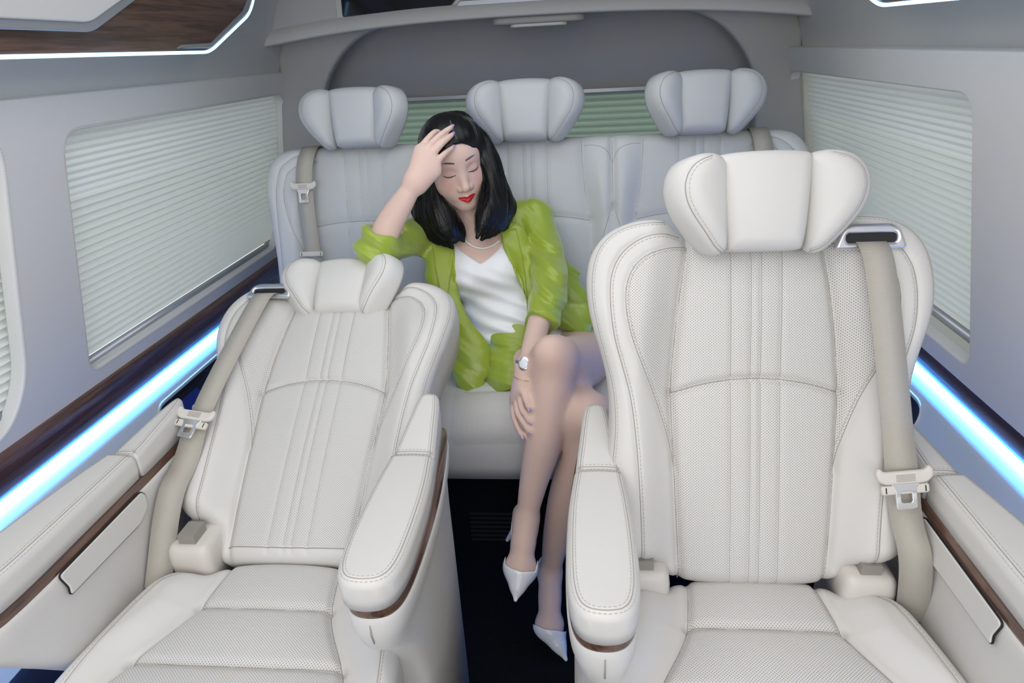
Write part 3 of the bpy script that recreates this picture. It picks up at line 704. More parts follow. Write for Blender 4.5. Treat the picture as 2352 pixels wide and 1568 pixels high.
def make_armrest(root, inv, xc, yj, m, kind):
    """m = +1: outer side faces +x.  aisle armrests carry a console side panel; wall ones a pull-out tray"""
    grp = bpy.data.objects.new('armrest', None); COL.objects.link(grp); grp.parent = root; grp.matrix_local = inv @ Matrix.Translation((xc, yj, .64)); ginv = Matrix.Translation((-xc, -yj, -.64))
    X = lambda a: xc + m * a
    if kind == 'aisle':
        fr = [(X(-.038), .890), (X(-.0385), .884), (X(-.045), .80), (X(-.047), .70), (X(-.044), .63), (X(-.030), .598), (X(0), .590), (X(.030), .598), (X(.044), .63), (X(.047), .70), (X(.046), .80), (X(.0375), .884), (X(.037), .890)]
        re = [(X(-.036), .889), (X(-.0365), .895), (X(-.028), .97), (X(-.021), 1.03), (X(-.014), 1.045), (X(.014), 1.045), (X(.022), 1.03), (X(.029), .96), (X(.0355), .895), (X(.035), .889)]
        bo = [(X(-.022), 1.04), (X(-.032), .94), (X(-.044), .84), (X(-.044), .70), (X(-.040), .64), (X(-.026), .610), (X(0), .603), (X(.027), .610), (X(.041), .64), (X(.046), .72), (X(.046), .84), (X(.037), .95), (X(.026), 1.04), (X(.016), 1.055), (X(-.014), 1.055)]
    else:
        fr = [(X(-.035), .886), (X(-.037), .880), (X(-.037), .70), (X(-.037), .58), (X(-.02), .51), (X(.01), .50), (X(.045), .52), (X(.056), .60), (X(.045), .70), (X(.030), .80), (X(.015), .878), (X(.013), .886)]
        re = [(X(-.035), .886), (X(-.038), .892), (X(-.037), .96), (X(-.036), 1.03), (X(-.030), 1.06), (X(-.015), 1.065), (X(-.005), 1.02), (X(.004), .95), (X(.012), .892), (X(.011), .886)]
        bo = [(X(-.033), 1.05), (X(-.035), .90), (X(-.035), .60), (X(-.02), .54), (X(.01), .53), (X(.045), .56), (X(.048), .62), (X(.030), .78), (X(.008), .90), (X(-.008), 1.05)]
    # trim gap and body
    sh = lambda P: [(a, b - .0) for a, b in P]
    dy = yj - .90
    mv = lambda P: [(a, b + dy) for a, b in P]
    fr, re, bo = mv(fr), mv(re), mv(bo)
    pad_bar(grp, 'front_pad', fr, .652, .046, LM2, ginv, .015, .0085, c=(xc - (0 if kind == 'aisle' else 0), .72 + dy))
    pad_bar(grp, 'rear_pad', re, .650, .043, LM2, ginv, .011, .0075, slope=(.22 if kind == 'aisle' else .10), c=(xc - (0 if kind == 'aisle' else m * .016), .95 + dy))
    wl = smooth_poly(bo, 200, True, 2); mb = MB(); wo = offs(wl, .0015)
    loft(mb, [np.c_[wo, np.full(200, z)] for z in (.630, .6345, .6475, .650)]); mb.out('walnut_trim', M['wood'], grp, mw=ginv)
    mb = MB(); secs = []
    if kind == 'aisle':
        for z, k in ((.634, -.002), (.631, .002), (.622, .0035), (.600, .002), (.585, -.003), (.560, -.006), (.50, -.007), (.40, -.006), (.02, -.004)):
            q = offs(wl, k); yf = .603 + dy; t = (.634 - z)
            push = .10 * sstep(.585, .45, np.full(200, z)) if z < .585 else 0
            fy = np.clip((.75 + dy - q[:, 1]) / .15, 0, 1)
            q[:, 1] += fy * (push if np.ndim(push) == 0 else push[0]); secs.append(np.c_[q, np.full(200, z)])
        loft(mb, secs[::-1]); mb.tube([(xc, .6015 + dy, .622), (xc, .600 + dy, .605), (xc, .606 + dy, .585)], .0009, 5, 1); mb.out('body', LM2, grp, mw=ginv)
    else:
        for z, k in ((.634, -.002), (.631, .002), (.622, .0035), (.600, .001), (.56, -.002), (.50, -.004), (.42, -.004), (.30, -.004), (.05, -.004)):
            q = offs(wl, k); fy = np.clip((.72 + dy - q[:, 1]) / .18, 0, 1); q[:, 1] += fy * .16 * float(sstep(.60, .40, np.array(z)) if False else np.clip((.60 - z) / .2, 0, 1)); secs.append(np.c_[q, np.full(200, z)])
        loft(mb, secs[::-1])
        mb.out('body', LM2, grp, mw=ginv)
        # inner face at X(-.047): pull-out tray door
        N_ = (-m, 0, 0); Uv = (0, 1, 0); Vv = np.cross(N_, Uv)
        sgv = Vv[2]
        ff = ginv @ frame((X(-.0375), 0, .62), Uv, Vv, N_)
        td = [(.665 + dy, sgv * .012), (.675 + dy, sgv * -.018), (.672 + dy, sgv * -.030), (.845 + dy, sgv * -.036), (.872 + dy, sgv * -.022), (.876 + dy, sgv * .000), (.868 + dy, sgv * .012)]
        q = MB(); lp = smooth_poly(rpoly(td, .008), 160, True, 0); lo2 = np.array([p for p in lp if p[1] * sgv < .010]); 
        q.tube([(a, b, .0015) for a, b in offs(lp, .0004)], .0016, 6, closed=True); q.out('gap_line', M['black'], grp, mw=ff)
        plate('tray_door', rpoly(td, .008), [], .0045, .002, M['leather'], grp, ff)
    return grp

def captain_seat(x, y, recl, m, label, aL, aR, tongue_at, endw, hv=.530, hw=.050, ext=0., cdy=0.):
    """x,y: middle of the seat / backrest junction; m: +1 wall on the right, -1 wall on the left"""
    root = empty('captain_seat', (x, y, 0), label, 'seat', 'front captain seats'); inv = Matrix.Translation((-x, -y, 0))
    BF = backframe((x, y, .48), recl)
    bp = build_back(root, LM, inv @ BF, ext=ext)
    build_headrest(root, LM2, inv @ BF @ Matrix.Translation((0, hv, hw)), 1.0, aL, aR)
    seatbelt(root, inv, BF, m, *tongue_at, endw)
    cf = inv @ frame((x, y - .008 - cdy, .472 - cdy * .2), (-1, 0, 0), (0, -1, -.03), (0, -.03, 1))
    build_cushion(root, cf)
    # hinge covers beside the junction and seat base
    for s_ in (-1, 1):
        hb = MB(); hx = x + s_ * .172
        P = smooth_poly(rpoly([(hx - .040, y - .055), (hx + .042, y - .055), (hx + .042, y + .075), (hx - .040, y + .075)], .02), 60, True, 0)
        loft(hb, [np.c_[offs(P, k), np.full(60, z)] for z, k in ((.36, 0), (.500, 0), (.517, -.002), (.525, -.007), (.528, -.014))]); hb.out('hinge_cover', M['plastic'], root, mw=inv)
        q = MB(); q.box((hx - s_ * .0, y - .02, .535), (.03, .04, .022)); q.out('buckle_slot', simple('warm_grey_buckle', (.30, .28, .25, 1), .5) if 'wg' not in M else M['wg'], root, False, inv)
    bs = MB(); P = smooth_poly(rpoly([(x - .20, y - .42), (x + .20, y - .42), (x + .20, y + .06), (x - .20, y + .06)], .03), 80, True, 0)
    loft(bs, [np.c_[offs(P, k), np.full(80, z)] for z, k in ((.0, .0), (.30, 0), (.37, -.003), (.372, -.02))]); bs.out('seat_base', M['plastic'], root, mw=inv)
    make_armrest(root, inv, x - m * .243, y, -m, 'aisle')
    make_armrest(root, inv, x + m * .275, y, m, 'wall')
    return root
M['wg'] = simple('warm_grey_buckle', (.30, .28, .25, 1), .5)
captain_seat(.268, .903, 18.7, 1, 'upright ivory leather captain seat at the right with a wide winged headrest', 30, 14, (.192, .205, .100), (.268 + .232, .84, .462))
captain_seat(-.519, .944, 56, -1, 'deeply reclined ivory leather captain seat at the left', 24, 42, (.205, .225, .100), (-.519 - .222, .865, .462), .500, .008, .026, .024)

# rear bench for three
BX, BY, BZ, BR = -.1365, 1.78, .50, 15
root = empty('rear_bench_seat', (BX, BY, 0), 'pale grey leather rear bench for three with three winged headrests', 'bench seat'); inv = Matrix.Translation((-BX, -BY, 0))
BB = backframe((BX, BY, BZ), BR); RM = [M['perf_rear'], M['seam'], M['stitch']]; RM2 = [M['leather_rear'], M['seam'], M['stitch']]
PEB = [(-.05, .165), (0, .168), (.2, .172), (.36, .166), (.45, .152), (.52, .147), (.6, .145)]
SP = .454
def F_bench(u, v):
    c = np.round(np.clip(u / SP, -1, 1)) * SP; a = np.abs(u - c); pe = cr_interp(v, PEB)
    bol = .026 * sstep(-.004, .05, a - pe) * sstep(.0, .1, v) * (1 - .6 * sstep(.44, .57, v))
    pil = .010 * np.clip(1 - (a / pe) ** 2, 0, 1) ** .6
    mid = np.exp(-((np.abs(np.abs(u) - SP / 2)) / .010) ** 2) * .012
    return .030 + bol + pil - mid * (np.abs(u) < .3)
bout = [(0, -.01), (.60, -.01), (.715, .0), (.722, .17), (.725, .30), (.738, .42), (.745, .48), (.738, .53), (.715, .565), (.68, .582), (.62, .586), (0, .588)]
gr = []; sm = []; pf = []
for k in (-1, 0, 1):
    e = [(u, v) for v, u in PEB]
    for f in ((lambda P: P), mir):
        P = [(a + k * SP, b) for a, b in f(e)]; sm.append(([q for q in P if -.01 < q[1] < .58] + [(P[-1][0], .572)], .0008)); gr.append((P, .0035, .010))
    A = [(-.166 + k * SP, .362), (-.10 + k * SP, .374), (-.03 + k * SP, .3785), (.03 + k * SP, .3785), (.10 + k * SP, .374), (.166 + k * SP, .362)]
    sm.append((A, .0009)); gr.append((A, .0035, .010))
    for x in (-.053, -.011, .011, .053):
        P = [(x + k * SP, .0), (x + k * SP, .570)]; sm.append((P, .0005)); gr.append((P, .003, .006))
    pf.append([(-.168 + k * SP, 0), (-.166 + k * SP, .36), (-.145 + k * SP, .59), (.145 + k * SP, .59), (.166 + k * SP, .36), (.168 + k * SP, 0)])
for s_ in (-1, 1):
    P = [(s_ * SP / 2, .57), (s_ * SP / 2, .0)]; sm.append((P, .0008))
    for t in (-1, 1):
        sm.append(([(s_ * SP / 2 + t * .075, .560), (s_ * SP / 2 + t * .045, .560), (s_ * SP / 2 + t * .012, .545), (s_ * SP / 2, .51)], .0006)); gr.append(([(s_ * SP / 2, .40), (s_ * SP / 2 + t * .02, .34), (s_ * SP / 2 + t * .06, .20)], .002, .006))
        sm.append(([(s_ * SP / 2, .41), (s_ * SP / 2 + t * .02, .34), (s_ * SP / 2 + t * .06, .20)], .0006))
    e1 = [(s_ * a, b) for a, b in [(.595, .545), (.635, .540), (.675, .515), (.685, .455), (.672, .38), (.642, .30), (.62, .22)]]; e2 = [(s_ * a, b) for a, b in [(.60, .566), (.65, .562), (.695, .530), (.706, .46), (.703, .32), (.70, .15)]]
    for e in (e1, e2): sm.append((e, .0008)); gr.append((e, .004, .006))
class BPad(Pad):
    pass
p = Pad(sym(bout), (0, .29), F_bench, .034, .10, 110, 900, 1, gr, pf)
mb = MB(); p.build(mb, 0)
for P, r_ in sm: p.seam(mb, P, r_, it=1)
mb.out('bench_backrest', RM, root, mw=inv @ BB, attr='perf')
build_headrest(root, RM2, inv @ BB @ Matrix.Translation((-SP, .574, .045)), 1.07, 18, 40, False)
build_headrest(root, RM2, inv @ BB @ Matrix.Translation((0, .574, .045)), 1.07, 30, 30, False)
build_headrest(root, RM2, inv @ BB @ Matrix.Translation((SP, .574, .045)), 1.07, 40, 18, False)
# bench cushion
def F_bc(u, v):
    c = np.round(np.clip(u / SP, -1, 1)) * SP; a = np.abs(u - c)
    return .02 + .012 * np.clip(1 - (a / .2) ** 2, 0, 1) + .016 * np.sin(np.clip(v / .42, 0, 1) * np.pi)
bc = [(0, -.02), (.70, -.02), (.72, .02), (.725, .36), (.70, .415), (.60, .425), (0, .428)]
cg = []
for s_ in (-1, 1): cg.append([(s_ * (SP / 2 + .012), -.02), (s_ * (SP / 2 + .010), .2), (s_ * SP / 2, .44)])
for k in (-1, 0, 1): cg.append([(k * SP - .168, .0), (k * SP - .165, .22), (k * SP - .15, .30), (k * SP - .13, .335), (k * SP + .13, .335), (k * SP + .15, .30), (k * SP + .165, .22), (k * SP + .168, 0)])
pf = [[(k * SP - .165, 0), (k * SP - .165, .43), (k * SP + .165, .43), (k * SP + .165, 0)] for k in (-1, 0, 1)]
pc = Pad(sym(bc), (0, .2), F_bc, .075, .165, 90, 700, 1, [(g, .006, .008) for g in cg], pf); mb = MB(); pc.build(mb, 0)
for g in cg[:2]: pc.seam(mb, g, .0012, it=1)
mb.out('bench_cushion', [M['perf'], M['seam'], M['stitch']], root, mw=inv @ frame((BX, BY - .01, .505), (-1, 0, 0), (0, -1, .03), (0, .03, 1)), attr='perf')
bs = MB(); P = smooth_poly(rpoly([(BX - .69, BY - .33), (BX + .69, BY - .33), (BX + .69, BY + .08), (BX - .69, BY + .08)], .03), 80, True, 0)
loft(bs, [np.c_[P, np.full(80, z)] for z in (.0, .345)])
for i in range(7): bs.box((-.215, BY - .333, .10 + i * .014), (.16, .006, .004), 1)
bs.out('bench_base', [M['carpet'], simple('dark_grille', (.012, .012, .013, 1), .6)], root, False, mw=inv)
# bench belts
Bn = np.array(BB); P_ = lambda u, v, w_: Bn[:3, 3] + u * Bn[:3, 0] + v * Bn[:3, 1] + w_ * Bn[:3, 2]
for s_ in (-1, 1):
    mb = MB(); U_, V_, N_ = Bn[:3, 0], Bn[:3, 1], Bn[:3, 2]
    pts = [P_(s_ * .606, .560, -.06), P_(s_ * .606, .592, -.01), P_(s_ * .606, .588, .030), P_(s_ * .612, .54, .064), P_(s_ * .615, .47, .072), P_(s_ * .605, .30, .068), P_(s_ * .59, .12, .068), P_(s_ * .57, .03, .075)]
    ribbon(mb, pts, [U_] * 8, [V_, V_ + N_, N_, N_, N_, N_, N_, N_], .046, it=1); mb.out('seat_belt', M['belt'], root, mw=inv)
    tongue(root, inv @ frame(P_(s_ * .615, .478, .073), U_, V_, N_), .95); clip(root, inv @ frame(P_(s_ * .605, .292, .070), U_, V_, N_))
# ================================================================ PERSON
def PT(px, py, d):
    """world point seen at (px,py) at optical depth d (used to read the pose off the photograph)"""
    return CO + CR @ (np.array([(px - CX) / FPX, (py - CY) / FPX, 1.]) * d)
def PX(P):
    c = (np.asarray(P) - CO) @ CR
    return np.c_[CX + FPX * c[:, 0] / c[:, 2], CY + FPX * c[:, 1] / c[:, 2], c[:, 2]]
class SDF:
    def __init__(s): s.p = []
    def cone(s, a, b, ra, rb, k=.02, op=1, flat=None, ratio=1.):
        a = np.asarray(a, float); b = np.asarray(b, float); ab = b - a; L2 = ab @ ab + 1e-12; rm = max(ra, rb) * max(1, ratio) + k + .006
        if flat is not None:
            fl = np.asarray(flat, float); fl = fl - ab * (fl @ ab) / L2; fl /= np.linalg.norm(fl)
        def f(P):
            q = P - a; t = np.clip(q @ ab / L2, 0, 1); q = q - t[:, None] * ab; r = ra + (rb - ra) * t
            if flat is not None:
                c = q @ fl; q = q + (c * (1. / ratio - 1))[:, None] * fl; return (np.sqrt((q * q).sum(1)) - r) * min(1, ratio ** .5 if ratio < 1 else 1)
            return np.sqrt((q * q).sum(1)) - r
        s.p.append((f, np.minimum(a, b) - rm, np.maximum(a, b) + rm, k, op)); return s
    def chain(s, pts, rs, k=.02, op=1, flat=None, ratio=1., sub=5):
        P = np.asarray(pts, float); r = np.asarray(rs, float)
        if len(P) > 2:
            E_ = np.vstack([2 * P[0] - P[1], P, 2 * P[-1] - P[-2]]); er = np.r_[r[0], r, r[-1]]; O_ = []; o_ = []
            for i in range(1, len(E_) - 2):
                for t in np.linspace(0, 1, sub, endpoint=False):
                    c = np.array([-t + 2 * t * t - t ** 3, 2 - 5 * t * t + 3 * t ** 3, t + 4 * t * t - 3 * t ** 3, -t * t + t ** 3]) / 2
                    O_.append(c @ E_[i - 1:i + 3]); o_.append(c @ er[i - 1:i + 3])
            P = np.vstack(O_ + [P[-1]]); r = np.r_[o_, r[-1]]
        A, Bv = P[:-1], P[1:]; AB = Bv - A; L2 = (AB * AB).sum(1) + 1e-12; T_ = AB / np.sqrt(L2)[:, None]; rm = r.max() * max(1, ratio) + k + .006
        if flat is not None:
            fl = np.asarray(flat, float); FL = fl - T_ * (T_ @ fl)[:, None]; FL /= np.linalg.norm(FL, axis=1)[:, None]
        def f(X):
            best = np.full(len(X), 9.); c0 = X.mean(0); rd = np.sqrt(((X - c0) ** 2).sum(1).max()) if len(X) > 30 else 9.
            tt = np.clip(((c0 - A) * AB).sum(1) / L2, 0, 1); near = np.linalg.norm(c0 - A - tt[:, None] * AB, axis=1) - rm < rd + .05
            for i in np.where(near)[0]:
                q = X - A[i]; t = np.clip(q @ AB[i] / L2[i], 0, 1); q = q - t[:, None] * AB[i]; ri = r[i] + (r[i + 1] - r[i]) * t
                if flat is not None: q = q + ((q @ FL[i]) * (1. / ratio - 1))[:, None] * FL[i]
                best = np.minimum(best, np.sqrt((q * q).sum(1)) - ri)
            return best * (min(1, ratio ** .5) if flat is not None else 1)
        s.p.append((f, P.min(0) - rm, P.max(0) + rm, k, op)); return s
    def ell(s, c, r, Rm=None, k=.02, op=1):
        c = np.asarray(c, float); r = np.asarray(r, float); Rm = np.eye(3) if Rm is None else np.asarray(Rm, float)   # columns = axes
        e = np.max(r) + k + .006; mr = r.min()
        def f(P):
            q = (P - c) @ Rm; n = np.sqrt(((q / r) ** 2).sum(1)); g = np.sqrt(((q / (r * r)) ** 2).sum(1)) + 1e-9
            return n * (n - 1) / g
        s.p.append((f, c - e, c + e, k, op)); return s
    def cut(s, f, lo=(-9, -9, -9), hi=(9, 9, 9), k=.004): s.p.append((f, np.array(lo, float), np.array(hi, float), k, -1)); return s
    def ev(s, P, prims):
        v = np.full(len(P), .05)
        for f, lo, hi, k, op in prims:
            d = f(P)
            if op > 0: h = np.clip(k - np.abs(v - d), 0, None) / k; v = np.minimum(v, d) - h * h * k * .25
            else:
                d = -d; h = np.clip(k - np.abs(v - d), 0, None) / k; v = np.maximum(v, d) + h * h * k * .25
        return v
    def at(s, P): return s.ev(np.asarray(P, float), s.p)
    def mesh(s, h, disp=None):
        B = 24; add = [q for q in s.p if q[4] > 0]
        lo = np.min([q[1] for q in add], 0) - h; hi = np.max([q[2] for q in add], 0) + h
        nb = np.ceil((hi - lo) / (h * B)).astype(int); LO = np.array([q[1] for q in s.p]); HI = np.array([q[2] for q in s.p]); ADD = np.array([q[4] > 0 for q in s.p])
        verts = {}; VL = []; quads = []; cnt = 0
        keyoff = np.int64(1 << 20)
        allk = []; allv = []; allq = []
        idx = np.stack(np.meshgrid(*[np.arange(B + 2)] * 3, indexing='ij'), -1).reshape(-1, 3)
        for i in range(nb[0]):
            for j in range(nb[1]):
                for k_ in range(nb[2]):
                    g0 = np.array([i, j, k_]) * B; blo = lo + g0 * h; bhi = blo + (B + 1) * h
                    sel = np.where(((LO < bhi) & (HI > blo)).all(1))[0]
                    if not ADD[sel].any(): continue
                    pr = [s.p[q] for q in sel]
                    c8 = blo + np.array([[a, b, c] for a in (0, .5, 1) for b in (0, .5, 1) for c in (0, .5, 1)]) * (B + 1) * h
                    if s.ev(c8, pr).min() > .5 * B * h * 1.1 + .006: continue
                    pr = [q for q in pr if q[4] > 0 or q[0](c8).min() < 1.0 * B * h + .01]
                    P = blo + idx * h; na_ = sum(q[4] > 0 for q in pr)
                    if all(q[4] > 0 for q in pr) or any(pr[i_][4] < 0 and pr[i_ + 1][4] > 0 for i_ in range(len(pr) - 1)): v = s.ev(P, pr)
                    else:
                        v = s.ev(P, pr[:na_])
                        if v.min() > (.012 if disp is not None else 0): continue
                        for f_, _, _, k2, _ in pr[na_:]:
                            d_ = -f_(P); h_ = np.clip(k2 - np.abs(v - d_), 0, None) / k2; v = np.maximum(v, d_) + h_ * h_ * k2 * .25
                    if disp is not None: v = v + disp(P, v)
                    v = v.reshape(B + 2, B + 2, B + 2); n = B + 1
                    if v.min() > 0 or v.max() < 0: continue
                    sg = v < 0
                    # cell vertices
                    acc = np.zeros((n, n, n, 3)); num = np.zeros((n, n, n))
                    for ax in range(3):
                        a = [slice(0, B + 2)] * 3; b = list(a); a[ax] = slice(0, B + 1); b[ax] = slice(1, B + 2)
                        va, vb = v[tuple(a)], v[tuple(b)]; cr = (va < 0) != (vb < 0)
                        t = np.where(cr, va / np.where(cr, va - vb, 1), 0)
                        o1, o2 = [x for x in range(3) if x != ax]
                        for d1 in (0, 1):
                            for d2 in (0, 1):
                                sl = [slice(0, n)] * 3; sl[o1] = slice(d1, d1 + n); sl[o2] = slice(d2, d2 + n)
                                c = cr[tuple(sl)]; tt = t[tuple(sl)]
                                num += c; acc[..., ax] += c * tt; acc[..., o1] += c * d1; acc[..., o2] += c * d2
                    act = num > 0; ci = np.argwhere(act); pos = acc[act] / num[act][:, None]
                    gi = ci + g0; key = (gi[:, 0].astype(np.int64) << 42) | (gi[:, 1].astype(np.int64) << 21) | gi[:, 2]
                    allk.append(key); allv.append(lo + (gi + pos) * h)
                    for ax in range(3):
                        o1, o2 = (ax + 1) % 3, (ax + 2) % 3
                        a = [slice(1, n)] * 3; a[ax] = slice(0, B); b = list(a); b[ax] = slice(1, B + 1)
                        sa = sg[tuple(a)]; sb = sg[tuple(b)]; e = np.argwhere(sa != sb)
                        if not len(e): continue
                        flip = sa[tuple(e.T)]; base = e + 1; base[:, ax] -= 1; base = base + g0
                        q = []
                        for d1, d2 in ((1, 1), (0, 1), (0, 0), (1, 0)):
                            c = base.copy(); c[:, o1] -= d1; c[:, o2] -= d2
                            q.append((c[:, 0].astype(np.int64) << 42) | (c[:, 1].astype(np.int64) << 21) | c[:, 2])
                        q = np.stack(q, 1); q[~flip] = q[~flip][:, ::-1]; allq.append(q)
        K = np.concatenate(allk); Vv = np.concatenate(allv); Q = np.concatenate(allq)
        uk, ui = np.unique(K, return_index=True); Vv = Vv[ui]; ix = np.searchsorted(uk, Q); ix = np.clip(ix, 0, len(uk) - 1)
        ok = (uk[ix] == Q).all(1); ix = ix[ok]
        ix = np.unique(ix, axis=0) if False else ix
        return Vv, ix
def npobj(name, V, Q, mats, parent, attrs=None, fm=None, inv=None, relax=0):
    if relax:
        E = np.vstack([Q[:, [0, 1]], Q[:, [1, 2]], Q[:, [2, 3]], Q[:, [3, 0]]])
        for _ in range(relax):
            A = np.zeros_like(V); n = np.zeros(len(V))
            for c in range(3): A[:, c] = np.bincount(E[:, 0], V[E[:, 1], c], len(V)) + np.bincount(E[:, 1], V[E[:, 0], c], len(V))
            n = np.bincount(E[:, 0], minlength=len(V)) + np.bincount(E[:, 1], minlength=len(V)); V = V * .5 + .5 * A / np.maximum(n, 1)[:, None]
    me = bpy.data.meshes.new(name); me.vertices.add(len(V)); me.vertices.foreach_set('co', V.astype(np.float32).ravel())
    me.loops.add(len(Q) * 4); me.loops.foreach_set('vertex_index', Q.astype(np.int32).ravel())
    me.polygons.add(len(Q)); me.polygons.foreach_set('loop_start', np.arange(0, len(Q) * 4, 4, dtype=np.int32)); me.polygons.foreach_set('loop_total', np.full(len(Q), 4, dtype=np.int32))
    me.update(calc_edges=True); me.validate()
    for m_ in mats: me.materials.append(m_)
    me.polygons.foreach_set('use_smooth', [True] * len(me.polygons))
    for k, a in (attrs or {}).items():
        if a.ndim == 2: at = me.color_attributes.new(k, 'FLOAT_COLOR', 'POINT'); at.data.foreach_set('color', a.astype(np.float32).ravel())
        else: at = me.attributes.new(k, 'FLOAT', 'POINT'); at.data.foreach_set('value', a.astype(np.float32))
    o = bpy.data.objects.new(name, me); COL.objects.link(o); o.parent = parent
    if inv is not None: o.matrix_local = inv
    return o
def vnoise(P, freq, seed=0):
    """cheap smooth value noise"""
    P = P * freq; i = np.floor(P).astype(np.int64); f = P - i; f = f * f * (3 - 2 * f); out = 0
    for a in (0, 1):
        for b in (0, 1):
            for c in (0, 1):
                n = (i[:, 0] + a) * 374761393 + (i[:, 1] + b) * 668265263 + (i[:, 2] + c) * 2147483647 + seed * 974711
                n = (n ^ (n >> 13)) * 1274126177; n = ((n ^ (n >> 16)) & 0xffff) / 65535.
                w_ = (f[:, 0] if a else 1 - f[:, 0]) * (f[:, 1] if b else 1 - f[:, 1]) * (f[:, 2] if c else 1 - f[:, 2]); out = out + w_ * n
    return out
# skin, satin, hair materials
def mk_skin():
    n = NT('fair_skin'); a = n.n('ShaderNodeAttribute', attribute_name='tint')
    n.b.inputs['Subsurface Weight'].default_value = .12; n.b.inputs['Subsurface Radius'].default_value = (.012, .004, .002); n.b.inputs['Subsurface Scale'].default_value = .5
    n.b.inputs['Specular IOR Level'].default_value = .35
    n.bump(n.noise(420, 3, n.obj()), .08, .0004)
    return n.set(Base_Color=a.outputs['Color'], Roughness=.48)
M['skin'] = mk_skin()
def mk_satin(name, c1, c2, r=.34):
    n = NT(name); v = n.obj((14, 14, 5)); f = n.noise(1.4, 3, v, 1.2)
    n.bump(f, .22, .006); n.b.inputs['Sheen Weight'].default_value = .25
    return n.set(Base_Color=n.mix(n.noise(3, 2, n.obj()), c1, c2), Roughness=r)
M['green'] = mk_satin('lime_green_satin', (.29, .37, .030, 1), (.33, .42, .038, 1), .28)
M['white_satin'] = mk_satin('white_satin', (.84, .85, .88, 1), (.88, .89, .92, 1), .38)
def mk_hair():
    n = NT('black_hair'); n.b.inputs['Specular IOR Level'].default_value = .30
    n.bump(n.noise(60, 4, n.obj((9, 9, 1))), .15, .001)
    return n.set(Base_Color=(.004, .0038, .0045, 1), Roughness=.34)
M['hair'] = mk_hair()
M['nail'] = simple('lilac_nail_polish', (.42, .28, .48, 1), .15, coat=.5)
M['patent'] = simple('white_patent_leather', (.82, .82, .85, 1), .10, coat=.6)
M['pearl'] = simple('white_cord_pearl', (.85, .84, .83, 1), .25)
M['gold'] = simple('thin_gold', (.75, .50, .22, 1), .25, 1)
M['lash'] = simple('dark_lashes', (.015, .010, .010, 1), .6)
M['dial'] = simple('pale_watch_dial', (.72, .74, .80, 1), .2)

PB = PT(1200, 800, 1.75)
person = empty('person', (float(PB[0]), float(PB[1]), .52), 'woman in green satin suit sitting cross-legged on rear bench, hand on her forehead', 'person')
pinv = Matrix.Translation(-person.location)

# ---- head frame
HS = .90
b_ = -CR @ np.array([(1058 - CX) / FPX, (396 - CY) / FPX, 1.]); b_ /= np.linalg.norm(b_)
r_ = np.cross(b_, CR @ np.array([0, -1., 0])); r_ = -r_ / np.linalg.norm(r_)
if r_ @ (CR @ np.array([1., 0, 0])) < 0: r_ = -r_
u_ = np.cross(r_, -b_); u_ = u_ if u_ @ (CR @ np.array([0, -1., 0])) > 0 else -u_
def rotm(ax, deg):
    ax = np.asarray(ax) / np.linalg.norm(ax); a = R(deg); K_ = np.array([[0, -ax[2], ax[1]], [ax[2], 0, -ax[0]], [-ax[1], ax[0], 0]])
    return np.eye(3) + math.sin(a) * K_ + (1 - math.cos(a)) * K_ @ K_
HF = np.stack([r_, b_, u_], 1)                      # columns: image right, towards the camera, up
def chk(v): return v
A_ = rotm(b_, 12.5)
if (A_ @ u_) @ r_ > 0: A_ = rotm(b_, -12.5)          # head top leans to the left of the photo
HF = A_ @ HF
B_ = rotm(HF[:, 0], 24)
if (B_ @ HF[:, 1]) @ u_ > 0: B_ = rotm(HF[:, 0], -24)  # chin down
HF = B_ @ HF
C_ = rotm(HF[:, 2], 9)
if (C_ @ HF[:, 1]) @ r_ < 0: C_ = rotm(HF[:, 2], -9)
HF = C_ @ HF
HO = PT(1060, 397, 1.575) - HF @ (np.array([0, .078, 0]) * HS)
H = lambda x, y, z: HO + HF @ (np.array([x, y, z], float) * HS)
hs = HS
body = SDF()
body.ell(H(0, -.010, .032), np.array([.071, .090, .078]) * hs, HF, .02)
body.ell(H(0, .022, -.026), np.array([.066, .060, .074]) * hs, HF, .03)
body.ell(H(0, .040, .040), np.array([.052, .040, .040]) * hs, HF, .03)
for sx in (-1, 1):
    body.cone(H(sx * .047, .020, -.056), H(sx * .012, .056, -.094), .022 * hs, .018 * hs, .022)
    body.ell(H(sx * .034, .052, -.036), np.array([.027, .024, .028]) * hs, HF, .02)
body.ell(H(0, .066, -.060), np.array([.030, .018, .026]) * hs, HF, .018)
body.ell(H(0, .066, -.094), np.array([.017, .014, .013]) * hs, HF, .016)
for sx in (-1, 1): body.ell(H(sx * .031, .093, .007), np.array([.017, .012, .011]) * hs, HF, .012, -1)
for sx in (-1, 1): body.ell(H(sx * .031, .0690, .005), np.array([.0160, .0135, .0115]) * hs, HF, .004)
body.cone(H(0, .076, .010), H(0, .094, -.032), .0066 * hs, .0090 * hs, .016)
body.ell(H(0, .0945, -.0365), np.array([.0105, .0095, .0088]) * hs, HF, .006)
for sx in (-1, 1): body.ell(H(sx * .0135, .0855, -.0400), np.array([.0078, .0090, .0072]) * hs, HF, .005)
for sx in (-1, 1): body.ell(H(sx * .0065, .0955, -.0485), np.array([.0030, .0045, .0022]) * hs, HF, .002, -1)
for sx in (-1, 1):
    body.cone(H(sx * .001, .0845, -.0640), H(sx * .024, .0730, -.0615), .0056 * hs, .0022 * hs, .004)
    body.cone(H(sx * .001, .0840, -.0745), H(sx * .019, .0755, -.0665), .0074 * hs, .0034 * hs, .004)
body.cone(H(-.019, .083, -.0650), H(0, .0905, -.0685), .0010, .0012, .002, -1); body.cone(H(.019, .083, -.0650), H(0, .0905, -.0685), .0010, .0012, .002, -1)
